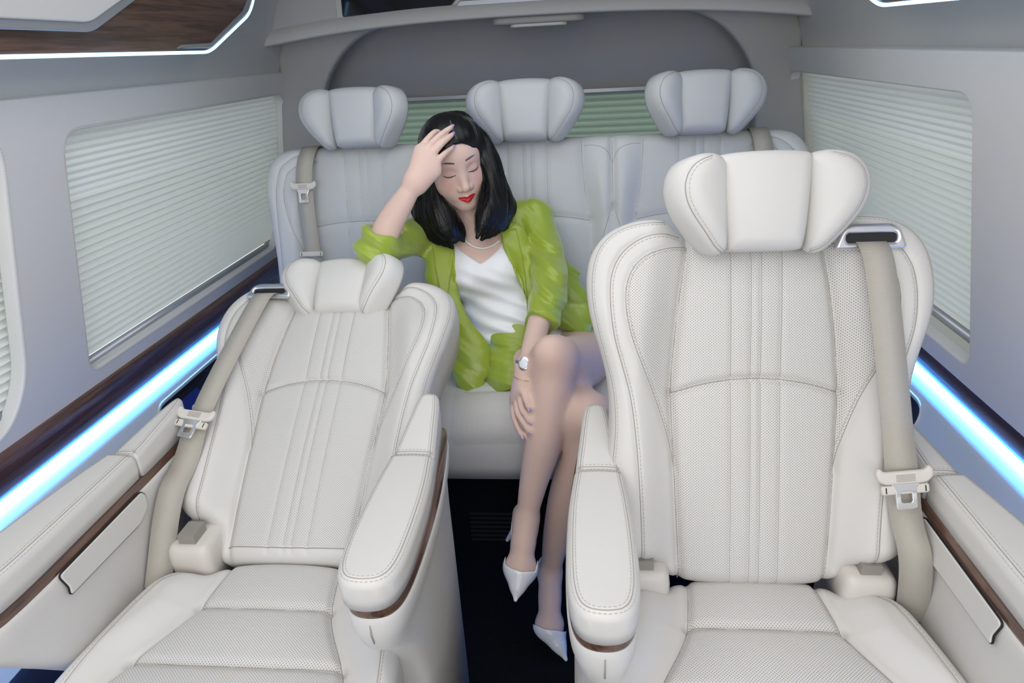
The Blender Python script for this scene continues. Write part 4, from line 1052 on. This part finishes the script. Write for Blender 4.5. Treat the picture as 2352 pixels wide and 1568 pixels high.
# neck, shoulders, torso
NB = PT(1098, 545, 1.745)
body.chain([H(0, -.025, -.045), H(0, -.035, -.09), NB], [.046, .043, .047], .03)
RS, LS = PT(985, 535, 1.745), PT(1228, 500, 1.765)
body.chain([RS, PT(1040, 525, 1.76), NB, PT(1165, 500, 1.77), LS], [.038, .040, .044, .042, .040], .04)
CH = PT(1112, 610, 1.765); WA = PT(1170, 715, 1.79); PE_ = PT(1225, 785, 1.79)
tx = CR @ np.array([1., 0, 0])
body.cone(CH - tx * .055, CH + tx * .055, .070, .070, .05); body.cone(PT(1090, 560, 1.76) - tx * .05, PT(1100, 555, 1.765) + tx * .06, .052, .052, .05)
body.cone(CH, WA, .085, .078, .05); body.cone(WA - tx * .03, WA + tx * .03, .068, .068, .04); body.cone(WA, PE_, .08, .09, .05)
body.cone(PE_ - tx * .07, PE_ + tx * .07, .085, .085, .05)
for px, py in ((1080, 632), (1150, 622)): body.ell(PT(px, py, 1.705), (.042, .042, .042), None, .03)
# right arm (photo left)
EL, WR = PT(868, 570, 1.53), PT(950, 424, 1.495)
body.chain([RS, PT(925, 548, 1.64), EL], [.040, .038, .033], .02)
body.chain([EL, PT(896, 512, 1.518), PT(926, 462, 1.503), WR], [.031, .0305, .025, .0195], .012, flat=CR @ np.array([0, 0, 1.]), ratio=.85)
def finger(S_, pts, rs, k=.004): S_.chain(pts, rs, k)
vf = CR @ np.array([0, 0, 1.])
MC = [PT(963, 345, 1.505), PT(979, 344, 1.500), PT(990, 357, 1.498), PT(999, 377, 1.500)]
for m_, r1 in zip(MC, (.0125, .0125, .012, .0125)): body.cone(WR + (m_ - WR) * .12, m_, .0175, r1, .016, flat=vf, ratio=.75)
body.cone(PT(962, 424, 1.50), PT(1000, 395, 1.505), .016, .013, .014, flat=vf, ratio=.8)
RF = [([MC[0], PT(987, 315, 1.512), PT(1002, 303, 1.528), PT(1015, 309, 1.545)], [.0088, .0074, .0066, .0058]),
      ([MC[1], PT(1005, 317, 1.500), PT(1023, 302, 1.512), PT(1036, 292.5, 1.522)], [.0088, .0076, .0066, .0052]),
      ([MC[2], PT(1013, 331, 1.500), PT(1028, 318, 1.512), PT(1038, 309.5, 1.522)], [.0086, .0074, .0064, .0052]),
      ([MC[3], PT(1018, 356, 1.505), PT(1030, 346, 1.516), PT(1039, 339, 1.525)], [.0084, .0068, .0058, .0048])]
for p_, r__ in RF: finger(body, p_, r__, .0035)
body.chain([PT(955, 405, 1.51), PT(972, 382, 1.535), PT(992, 366, 1.552), PT(1006, 352, 1.558)], [.014, .011, .009, .007], .006)
# left arm (photo right), hand on the crossed shin
LE, LW = PT(1262, 668, 1.62), PT(1209, 836, 1.462)
body.chain([LS, PT(1256, 585, 1.705), LE], [.038, .036, .032], .02); body.chain([LE, PT(1240, 735, 1.565), LW], [.031, .027, .0190], .012)
LMc = [PT(1201, 893, 1.452), PT(1194, 903, 1.462), PT(1187, 913, 1.473), PT(1181, 922, 1.485)]
for m_ in LMc: body.cone(LW + (m_ - LW) * .15, m_, .0165, .0115, .014)
LF = [([LMc[0], PT(1208, 917, 1.436), PT(1213, 934, 1.432)], [.0085, .0070, .0055]),
      ([LMc[1], PT(1199, 938, 1.448), PT(1208, 953, 1.440), PT(1215, 965, 1.436)], [.0085, .0072, .0064, .0052]),
      ([LMc[2], PT(1189, 945, 1.458), PT(1202, 970, 1.446), PT(1214, 987, 1.438)], [.0084, .0072, .0062, .0052]),
      ([LMc[3], PT(1180, 952, 1.472), PT(1188, 978, 1.460), PT(1197, 998, 1.452)], [.0082, .0066, .0058, .0048])]
for p_, r__ in LF: finger(body, p_, r__, .0035)
body.chain([PT(1212, 858, 1.462), PT(1218, 884, 1.452), PT(1222, 912, 1.448)], [.012, .010, .007], .006)
# legs: left leg crossed over the right
LH, LK, LA = PT(1335, 818, 1.775), PT(1274, 822, 1.436), PT(1208, 1198, 1.492)
body.chain([LH, PT(1322, 835, 1.62), LK], [.082, .068, .046], .03)
body.chain([LK, PT(1266, 920, 1.448), PT(1249, 1010, 1.466), PT(1225, 1110, 1.482), LA], [.044, .0405, .0405, .0305, .0225], .02)
body.ell(PT(1266, 808, 1.410), (.030, .026, .032), None, .02)
RH, RK, RA = PT(1180, 846, 1.745), PT(1352, 955, 1.455), PT(1264, 1318, 1.645)
body.chain([RH, PT(1265, 890, 1.61), RK], [.080, .068, .050], .03)
body.chain([RK, PT(1338, 1040, 1.492), PT(1306, 1130, 1.545), PT(1280, 1225, 1.60), RA], [.047, .044, .043, .033, .0235], .02)
def foot(S_, A, B, T, w_, dz):
    S_.chain([A, A + (B - A) * .5 + dz * .004, B], [.026, .028, .024], .02); 
    side = np.cross(B - A, vf); side /= np.linalg.norm(side)
    S_.cone(B - side * w_, B + side * w_, .016, .016, .02); S_.cone(B, B + (T - B) * .55, .024, .014, .015)
    S_.ell(A - (B - A) * .10 + vf * .022, (.026, .026, .030), None, .02)
upv = CR @ np.array([0, -1., 0])
foot(body, LA, PT(1196, 1300, 1.462), PT(1185, 1375, 1.435), .016, upv); foot(body, RA, PT(1262, 1432, 1.592), PT(1298, 1512, 1.562), .016, upv)
V, Q = body.mesh(.0018)
# tint: skin with make-up
L_ = (V - HO) @ HF / HS
base = np.array([.70, .50, .425]); leg = np.array([.655, .47, .39])
tint = np.tile(base, (len(V), 1)); pxv = PX(V)
lg = sstep(960, 1080, pxv[:, 1]); tint = tint * (1 - lg[:, None]) + leg * lg[:, None]
face = (np.abs(L_[:, 0]) < .08) & (L_[:, 1] > .0) & (np.abs(L_[:, 2]) < .12)
x, y, z = np.abs(L_[:, 0]), L_[:, 1], L_[:, 2]
def blend(mask, col):
    global tint
    m_ = (mask * face)[:, None]; tint = tint * (1 - m_) + np.array(col) * m_
blend(.45 * np.exp(-(((x - .040) / .018) ** 2 + ((z + .024) / .017) ** 2)), (.62, .26, .24))
blend(.55 * np.exp(-(((x - .033) / .015) ** 2 + ((z - .012) / .009) ** 2)), (.45, .20, .15))
lipz = -.0675 + (x / .0250) ** 2 * .0055; up_ = .0064 - .0010 * np.exp(-(x / .0035) ** 2); lw = .0105
k_ = np.clip(1 - (x / .0252) ** 2, 0, 1) ** .6
dl = np.where(z > lipz, (z - lipz) / (up_ * k_ + 1e-6), (lipz - z) / (lw * k_ + 1e-6))

npobj('body', V, Q, [M['skin']], person, {'tint': np.c_[tint, np.ones(len(V))]}, inv=pinv, relax=1)
def project_front(xh, zh, lift=.0006):
    """point of the face surface at head coordinates (x,z)"""
    ys = np.linspace(.12, .02, 160); P = np.array([H(xh, yy, zh) for yy in ys]); v = body.at(P); i = np.argmax(v < 0)
    return H(xh, ys[i] + lift / HS, zh)
M['lips'] = simple('red_lipstick', (.56, .012, .018, 1), .38)
def lip_patch():
    xx = np.linspace(-.0250, .0250, 60); kk = np.clip(1 - (xx / .0251) ** 2, 0, 1) ** .6; lz = -.0675 + (xx / .0250) ** 2 * .0050
    up2 = lz + (.0066 - .0014 * np.exp(-(xx / .0035) ** 2)) * kk; dn2 = lz - .0108 * kk
    o = np.r_[np.c_[xx, up2], np.c_[xx, dn2][::-1][1:-1]]; c = np.array([0, -.0685]); ts = np.arange(1, 9) / 8.
    Q2 = np.vstack([c[None]] + [c + (o - c) * t for t in ts]); ys = np.linspace(.105, .055, 80)
    P = HO + (np.stack([np.repeat(Q2[:, :1], 80, 1), np.repeat(ys[None], len(Q2), 0), np.repeat(Q2[:, 1:], 80, 1)], -1) * HS) @ HF.T
    v = body.at(P.reshape(-1, 3)).reshape(len(Q2), -1); i = np.clip(np.argmax(v < 0, 1), 1, 79); k = np.arange(len(Q2)); f_ = v[k, i - 1] / (v[k, i - 1] - v[k, i]); Y = ys[i - 1] + f_ * (ys[1] - ys[0]) + np.r_[.0010, np.repeat(np.where(ts < .97, .0010, -.0012), len(o))]
    V_ = HO + (np.c_[Q2[:, 0], Y, Q2[:, 1]] * HS) @ HF.T; n = len(o); F_ = [(0, 1 + (a + 1) % n, 1 + a) for a in range(n)]
    for j in range(7):
        for a in range(n): F_.append((1 + j * n + a, 1 + j * n + (a + 1) % n, 1 + (j + 1) * n + (a + 1) % n, 1 + (j + 1) * n + a))
    obj('lips', V_, F_, M['lips'], person, mw=pinv)
lip_patch()
for sx in (-1, 1):
    t = np.linspace(0, 1, 14); xs_ = .0145 + t * .034
    zb = .0335 + .0030 * np.sin(t * 2.6)
    mb = MB(); mb.tube([project_front(sx * a, b) for a, b in zip(xs_, zb)], .0026 * (np.sin(np.clip(t * 1.1 + .12, 0, 1) * np.pi) ** .5 * .7 + .15), 8, squash=(1, .35), up=HF[:, 1]); 
    mb.out('eyebrow', simple('soft_brown_brow', (.13, .085, .075, 1), .8), person, mw=pinv)
    xs_ = .0165 + t * .030; zb = -.0005 - .0035 * np.sin(t * np.pi) + .003 * t
    mb = MB(); mb.tube([project_front(sx * a, b, .0003) for a, b in zip(xs_, zb)], .0015 * (np.sin(np.clip(t, .05, .95) * np.pi) ** .4) , 8, squash=(1, .6), up=HF[:, 1]); mb.out('eyelashes', M['lash'], person, mw=pinv)
# nails
for p_, r__ in RF[1:] + LF:
    a, b = p_[-2], p_[-1]; dr = (b - a) / np.linalg.norm(b - a); s_ = SDF(); c = b - vf * r__[-1] * .72 + dr * .003
    nn = -vf - dr * (-vf @ dr); nn /= np.linalg.norm(nn); sd = np.cross(dr, nn)
    s_.ell(c, (.0085, .0042, .0020), np.stack([dr, sd, nn], 1), .001); v_, q_ = s_.mesh(.0009); npobj('fingernail', v_, q_, [M['nail']], person, inv=pinv)

# ---- garments: shapes inflated over the body and trimmed
def poly_cut(poly, d0=0, d1=9, soft=.001):
    """frustum-shaped cutter: inside polygon (photo frame) between optical depths"""
    poly = np.array(poly, float)
    def f(P):
        q = PX(P); ins = inside(q[:, :2], poly); d = dpoly(q[:, :2], poly, True) * q[:, 2] / FPX
        d = np.where(ins, -d, d); return np.maximum(d, np.maximum(d0 - q[:, 2], q[:, 2] - d1))
    return f
cami = SDF()
cami.cone(CH - tx * .055, CH + tx * .055, .075, .075, .05); cami.cone(PT(1090, 565, 1.76) - tx * .04, PT(1100, 560, 1.765) + tx * .05, .056, .056, .05); cami.cone(CH, WA, .090, .083, .05)
cami.cone(WA, PE_, .090, .094, .05); cami.cone(WA - tx * .035, WA + tx * .035, .082, .082, .04); cami.cone(PE_ - tx * .065, PE_ + tx * .06, .089, .089, .05)
for px, py in ((1080, 632), (1150, 622)): cami.ell(PT(px, py, 1.703), (.047, .047, .047), None, .035)
cami.cut(poly_cut([(900, 300), (1038, 545), (1058, 575), (1080, 590), (1104, 606), (1128, 588), (1150, 566), (1160, 540), (1300, 300)]), k=.003)
def drape(P, v):
    q = PX(P); u_d = (q[:, 1] - 640) / 60; a = (q[:, 0] * (-.38) + q[:, 1] * .92) / 9.0 + 5 * vnoise(P, 8, 3); s_ = np.sin(a)
    return -.0105 * s_ * s_ * (.25 + .75 * vnoise(P, 12, 8)) * sstep(-.9, .6, u_d)
v_, q_ = cami.mesh(.0026, drape); npobj('camisole', v_, q_, [M['white_satin']], person, inv=pinv, relax=2)
def folds(amp, sc, dirv, seed):
    dirv = np.asarray(dirv, float)
    def f(P, v):
        a = P @ dirv * sc + 5.0 * vnoise(P, 8, seed); s_ = np.sin(a); return amp * (s_ * np.abs(s_) - .3) * vnoise(P, 13, seed + 5) ** 1.5 * (np.abs(v) < .03)
    return f
jk = SDF(); 
jk.chain([RS + upv * -.004, PT(1035, 520, 1.765), PT(1090, 520, 1.79)], [.042, .044, .04], .03); jk.chain([LS, PT(1180, 500, 1.772), PT(1120, 515, 1.80)], [.042, .044, .04], .03)
jk.cone(CH - tx * .062, CH + tx * .062, .082, .082, .05); jk.cone(PT(1090, 565, 1.765) - tx * .055, PT(1100, 560, 1.77) + tx * .065, .062, .062, .05)
jk.cone(CH, WA, .100, .090, .05); jk.cone(WA - tx * .045, WA + tx * .055, .082, .085, .05); jk.cone(WA, PE_, .09, .10, .05); jk.cone(PE_ - tx * .05, PE_ + tx * .10, .085, .088, .05)
for px, py in ((1080, 632), (1150, 622)): jk.ell(PT(px, py, 1.703), (.050, .050, .050), None, .03)
# front panels
jk.chain([PT(1012, 545, 1.690), PT(1012, 640, 1.675), PT(1040, 735, 1.670), PT(1082, 815, 1.660), PT(1080, 868, 1.655)], [.034, .036, .050, .046, .040], .012, flat=vf, ratio=.30)
jk.chain([PT(1180, 540, 1.695), PT(1215, 640, 1.690), PT(1262, 712, 1.690), PT(1330, 735, 1.690)], [.030, .034, .040, .040], .015, flat=vf, ratio=.4)
jk.chain([PT(1262, 600, 1.765), PT(1296, 670, 1.755), PT(1335, 735, 1.745)], [.040, .050, .052], .02, flat=vf, ratio=.45)
jk.cut(poly_cut([(1040, 480), (1046, 620), (1056, 690), (1085, 745), (1128, 790), (1128, 1000), (1230, 1000), (1215, 740), (1207, 690), (1200, 640), (1172, 600), (1152, 556), (1150, 500)], 0, 1.76), k=.004)
jk.cut(poly_cut([(1128, 772), (1128, 1000), (1500, 1000), (1500, 772), (1360, 768), (1215, 742)], 0, 1.95), k=.004)
# sleeves
jk.chain([RS, PT(925, 548, 1.64), PT(866, 574, 1.535)], [.046, .045, .046], .02); jk.cone(PT(866, 574, 1.535), PT(872, 556, 1.53), .046, .044, .01)
jk.chain([LS, PT(1256, 585, 1.705), PT(1262, 665, 1.62), PT(1243, 742, 1.562)], [.045, .043, .043, .038], .015)
# trim right cuff (opening faces up the forearm) and left cuff
fa = (PT(897, 512, 1.518) - EL); fa /= np.linalg.norm(fa); cq = EL + fa * .032
jk.cut(lambda P: np.maximum(-((P - cq) @ (fa * .86 + tx * -.5)), np.linalg.norm(P - (cq + fa * .07), axis=1) - .085), k=.004)
ff_ = (LW - LE) / np.linalg.norm(LW - LE); cc = PT(1243, 744, 1.562)
jk.cut(lambda P: np.maximum(-((P - cc) @ ff_), np.linalg.norm(P - cc - ff_ * .03, axis=1) - .055), k=.003)
_f = folds(.0085, 130, (.55, .2, .8), 2)
def jf(P, v):
    q = PX(P); slv = np.maximum(sstep(1195, 1230, q[:, 0]) * sstep(800, 740, q[:, 1]), np.maximum(sstep(990, 960, q[:, 0]), .55 * sstep(660, 760, q[:, 1]))); return _f(P, v) * (.12 + .88 * slv)
v_, q_ = jk.mesh(.0026, jf); npobj('blazer', v_, q_, [M['green']], person, inv=pinv, relax=2)
sh_ = SDF()
sh_.cone(PE_ - tx * .06, PE_ + tx * .06, .094, .094, .05); sh_.cone(WA, PE_, .087, .098, .04)
sh_.chain([PT(1195, 800, 1.76), PT(1176, 850, 1.715), PT(1182, 880, 1.68)], [.090, .078, .070], .03)
sh_.chain([LH, PT(1322, 830, 1.68)], [.090, .078], .03)
sh_.cut(lambda P: (lambda q: (q[:, 1] * 0 + (916 - (q[:, 1] + (q[:, 0] - 1130) * .56))) * q[:, 2] / FPX)(PX(P)), k=.004)
sh_.cut(poly_cut([(1000, 600), (1122, 764), (1160, 752), (1212, 722), (1400, 600)]), k=.003)
sh_.cut(poly_cut([(1214, 742), (1214, 1000), (1500, 1000), (1500, 742)]), k=.003)
_g = folds(.010, 150, (.35, .2, .88), 9)
v_, q_ = sh_.mesh(.0026, lambda P, v: _g(P, v) * sstep(765, 800, PX(P)[:, 1])); npobj('satin_shorts', v_, q_, [M['green']], person, inv=pinv, relax=2)
# lapels: thin cloth pieces lying on the front
def cloth(name, poly, th, mat):
    P = np.array([PT(*p) for p in poly]); c = P.mean(0); n = np.zeros(3)
    for a, b in zip(P, np.roll(P, -1, 0)): n += np.cross(a - c, b - c)
    n /= np.linalg.norm(n); n = n if n @ vf < 0 else -n
    V_ = np.vstack([P + n * th, P, [c + n * (th + .003)], [c]]); k = len(P); F_ = []
    for i in range(k):
        j = (i + 1) % k; F_ += [(2 * k, i, j), (2 * k + 1, k + j, k + i), (i, k + i, k + j, j)]
    o = obj(name, V_, F_, mat, person, False, mw=pinv); bv = o.modifiers.new('b', 'BEVEL'); bv.width = .0012; bv.segments = 2; return o
def patch(name, poly, S_, mat, lift=.0015, th=.0030, d0=1.5, d1=1.9):
    o = smooth_poly(rpoly(poly, 3), 120, True, 0); c = o.mean(0); nr = 10; n = len(o); ts = np.arange(1, nr + 1) / nr
    Q2 = np.vstack([c[None]] + [c + (o - c) * t for t in ts]); dc = float(((on_body(S_, c[0], c[1], d0, d1, 0) - CO) @ CR)[2])
    ds = np.linspace(dc - .07, dc + .09, 40); dirs = np.c_[(Q2 - (CX, CY)) / FPX, np.ones(len(Q2))] @ CR.T
    v = S_.at((CO + ds[None, :, None] * dirs[:, None]).reshape(-1, 3)).reshape(len(Q2), -1)
    i = np.clip(np.argmax(v < 0, axis=1), 1, 39); i = np.where((v < 0).any(1), i, 18); k = np.arange(len(Q2)); f_ = np.clip(v[k, i - 1] / (v[k, i - 1] - v[k, i] + 1e-9), 0, 1)
    D = ds[i - 1] + f_ * (ds[1] - ds[0]); tt = np.r_[0, np.repeat(ts, n)]; Dl = D - lift - th * np.where(tt < .97, 1, .55)
    V_ = np.vstack([CO + Dl[:, None] * dirs, CO + (D[-n:] + .0015)[:, None] * dirs[-n:]])
    F_ = [(0, 1 + a, 1 + (a + 1) % n) for a in range(n)]
    for j in range(nr):
        for a in range(n): F_.append((1 + j * n + a, 1 + (j + 1) * n + a, 1 + (j + 1) * n + (a + 1) % n, 1 + j * n + (a + 1) % n))
    return obj(name, V_, F_, mat, person, mw=pinv)
def on_body(S_, px, py, d0=1.4, d1=1.9, lift=.001):
    ds = np.linspace(d0, d1, 200); dr_ = PT(px, py, 1.) - CO; P = CO + ds[:, None] * dr_; v = S_.at(P); i = int(np.argmax(v < 0)) if (v < 0).any() else 180; i = max(i, 1); f_ = v[i - 1] / (v[i - 1] - v[i] + 1e-9) if v[i - 1] > 0 > v[i] else 0; return PT(px, py, ds[i - 1] + f_ * (ds[1] - ds[0]) - lift)
patch('lapel', [(1150, 524), (1180, 480), (1186, 508), (1176, 518), (1168, 524)], jk, M['green'])
patch('lapel', [(1150, 528), (1166, 526), (1186, 524), (1198, 580), (1208, 640), (1211, 690), (1196, 655), (1176, 612), (1156, 568)], jk, M['green'])
patch('lapel', [(990, 505), (1010, 520), (1042, 552), (1041, 590), (1034, 640), (1026, 700), (1014, 690), (1000, 620), (992, 560)], jk, M['green'])
# ---- hair
hr = SDF()
hr.ell(H(0, -.020, .034), np.array([.083, .094, .088]) * hs, HF, .02)
hr.ell(H(0, -.035, -.03), np.array([.082, .072, .09]) * hs, HF, .03)
LOCKS = []
def lock(pts, rs, k=.010, ratio=.55): LOCKS.append((pts, rs, ratio)); hr.chain([PT(*p) for p in pts], rs, k, flat=vf, ratio=ratio)
# photo right curtain
lock([(1052, 290, 1.612), (1098, 322, 1.600), (1126, 380, 1.606), (1136, 440, 1.620), (1136, 505, 1.635)], [.020, .026, .026, .030, .030], .02)
lock([(1060, 285, 1.625), (1100, 335, 1.640), (1130, 410, 1.660), (1148, 470, 1.675), (1150, 512, 1.680)], [.026, .030, .030, .032, .022], .02)
lock([(1124, 400, 1.600), (1122, 450, 1.606), (1112, 500, 1.612), (1096, 545, 1.620)], [.010, .018, .020, .005], .015)
lock([(1134, 470, 1.62), (1130, 520, 1.63), (1106, 550, 1.635)], [.026, .022, .005], .015); lock([(1150, 440, 1.68), (1168, 478, 1.69), (1160, 508, 1.69)], [.022, .020, .010], .015)
# photo left curtain
lock([(1036, 290, 1.612), (1002, 318, 1.612), (988, 380, 1.625), (982, 440, 1.64), (985, 500, 1.655), (1005, 535, 1.66)], [.018, .024, .022, .030, .036, .026], .02)
lock([(994, 425, 1.615), (1002, 470, 1.62), (1020, 510, 1.63), (1040, 550, 1.64)], [.008, .022, .032, .012], .02)
lock([(1030, 500, 1.64), (1052, 532, 1.65), (1066, 554, 1.65)], [.022, .018, .004], .015); lock([(1000, 515, 1.65), (1018, 546, 1.655), (1040, 569, 1.655)], [.026, .018, .004], .015)
lock([(972, 440, 1.66), (968, 480, 1.67), (985, 520, 1.67)], [.022, .026, .020])
hr.ell(H(0, .020, .064), np.array([.066, .060, .046]) * hs, HF, .03)
hr.ell(H(.006, .100, -.012), np.array([.058, .075, .092]) * hs, HF, .006, -1)
# parting groove
hr.cone(H(-.006, .03, .135), H(-.003, .085, .083), .0016, .0016, .002, -1)
def strands(P, v):
    l = (P - HO) @ HF; a = np.arctan2(l[:, 0], l[:, 1] + .25); return .00025 * np.sin(l[:, 0] * 900 + 5 * vnoise(P, 12, 1)) + .00025 * np.sin(l[:, 0] * 420 + 3 * vnoise(P, 9, 2))
v_, q_ = hr.mesh(.0022, strands); npobj('hair', v_, q_, [M['hair']], person, inv=pinv, relax=1)
mb = MB()
for pts, rs, ra in LOCKS:
    P0 = np.array([PT(*p) for p in pts]); m_ = 26; tt = np.linspace(0, 1, m_); t0 = np.linspace(0, 1, len(P0)); Pm = np.stack([np.interp(tt, t0, P0[:, i]) for i in range(3)], 1)
    for _ in range(3): Pm[1:-1] = (Pm[:-2] + 2 * Pm[1:-1] + Pm[2:]) / 4
    rm = np.interp(tt, t0, rs); T = np.gradient(Pm, axis=0); T /= np.linalg.norm(T, axis=1)[:, None]; B_ = vf - T * (T @ vf)[:, None]; B_ /= np.linalg.norm(B_, axis=1)[:, None]; A2 = np.cross(T, B_)
    for s_ in range(int(34 + 900 * max(rs))):
        th = rng.uniform(0, 2 * np.pi); e = rng.uniform(.97, 1.05); t1 = rng.uniform(0, .25); t2 = rng.uniform(.8, 1.0); w1 = rng.normal(0, .0012, (3, 3))
        a, b = int(t1 * m_), max(int(t2 * m_), 6); th2 = th + rng.normal(0, .25) * tt
        L3 = Pm + (rm * e * np.cos(th2))[:, None] * A2 + (rm * e * ra * np.sin(th2))[:, None] * B_ + sum(w1[q_] * np.sin((q_ + 1) * np.pi * tt)[:, None] for q_ in range(3))
        L3 = L3[a:b]; ln = len(L3)
        mb.tube(L3, .00075 * np.sin(np.linspace(.25, np.pi - .15, ln)) ** .6, 4)
hs_ = mb.out('hair_strands', M['hair'], person, mw=pinv); hs_['kind'] = 'stuff'
mb = MB(); mb.tube([on_body(hr, a, b, 1.4, 1.8, .0002) for a, b in smooth_poly([(1034, 277), (1038, 292), (1043, 306), (1049, 319)], 24, False)], .0010, 6); mb.out('hair_parting', simple('scalp_line', (.20, .16, .14, 1), .6), person, mw=pinv)
# ---- jewellery
nk = smooth_poly([(1052, 515), (1058, 535), (1068, 553), (1088, 567), (1110, 571), (1132, 564), (1148, 552)], 40, False)
mb = MB(); mb.tube([on_body(body, a, b, 1.5, 1.9, .003) for a, b in nk], .0024, 8); mb.out('necklace', M['pearl'], person, mw=pinv)
nk = smooth_poly([(1072, 500), (1082, 512), (1094, 516), (1102, 512)], 20, False)
mb = MB(); mb.tube([on_body(body, a, b, 1.5, 1.9, .001) for a, b in nk], .0006, 6); mb.out('fine_necklace', M['gold'], person, mw=pinv)
ax = (LMc[1] - LW) / np.linalg.norm(LMc[1] - LW); wc = PT(1209, 834, 1.462)
s1_ = np.cross(ax, vf); s1_ /= np.linalg.norm(s1_); s2_ = np.cross(ax, s1_)
mb = MB(); t = np.linspace(0, 2 * np.pi, 60, endpoint=False); mb.tube([wc + .0225 * (math.cos(a) * s1_ + math.sin(a) * s2_) for a in t], .0045, 8, closed=True, squash=(.5, 1), up=ax)
wt = mb.out('wristwatch', M['polish'], person, mw=pinv)
fcn = -vf * .96 - tx * .22; fcn /= np.linalg.norm(fcn); fc = wc + fcn * .024; e1 = ax - fcn * (ax @ fcn); e1 /= np.linalg.norm(e1); e2 = np.cross(fcn, e1)
for nm, ra, th, off, mt in (('watch_case', (.0150, .0125), .003, 0, M['polish']), ('watch_dial', (.0112, .0090), .0014, .0028, M['dial'])):
    s_ = SDF(); s_.ell(fc + fcn * off, (ra[0], ra[1], th), np.stack([e1, e2, fcn], 1), .001); v_, q_ = s_.mesh(.0008); npobj(nm, v_, q_, [mt], wt)
mb = MB(); c = PT(1202, 868, 1.456); mb.tube([c + .0205 * (math.cos(a) * s1_ + math.sin(a) * s2_ * .95) + ax * .004 * math.sin(a) for a in t], .0007, 6, closed=True); mb.out('bracelet', M['gold'], person, mw=pinv)
# ---- pointed white pumps
def pump(A, B, T, heel, cutp, dmax):
    s_ = SDF(); side = np.cross(B - A, vf); side /= np.linalg.norm(side)
    s_.cone(B - side * .014, B + side * .014, .021, .021, .02); s_.chain([B, B + (T - B) * .5, T], [.029, .021, .0045], .02)
    s_.chain([A - (B - A) * .10 + vf * .020, A + (B - A) * .5 + vf * .012, B], [.031, .030, .029], .02)
    s_.cut(cutp, k=.002)
    s_.chain([A - (B - A) * .12 + vf * .035, heel], [.014, .0045], .015)
    v_, q_ = s_.mesh(.0020); npobj('pointed_pump', v_, q_, [M['patent']], person, inv=pinv, relax=1)
pump(LA, PT(1196, 1302, 1.462), PT(1184, 1377, 1.432), PT(1165, 1240, 1.60), poly_cut([(1182, 1100), (1172, 1180), (1166, 1240), (1160, 1296), (1176, 1306), (1200, 1313), (1229, 1312), (1240, 1260), (1300, 1100)], 0, 1.50), 0)
pump(RA, PT(1262, 1436, 1.592), PT(1300, 1514, 1.560), RA + np.array([.0, .06, -.105]), poly_cut([(1228, 1300), (1224, 1380), (1224, 1432), (1250, 1444), (1296, 1450), (1330, 1440), (1330, 1300)], 0, 1.66), 0)
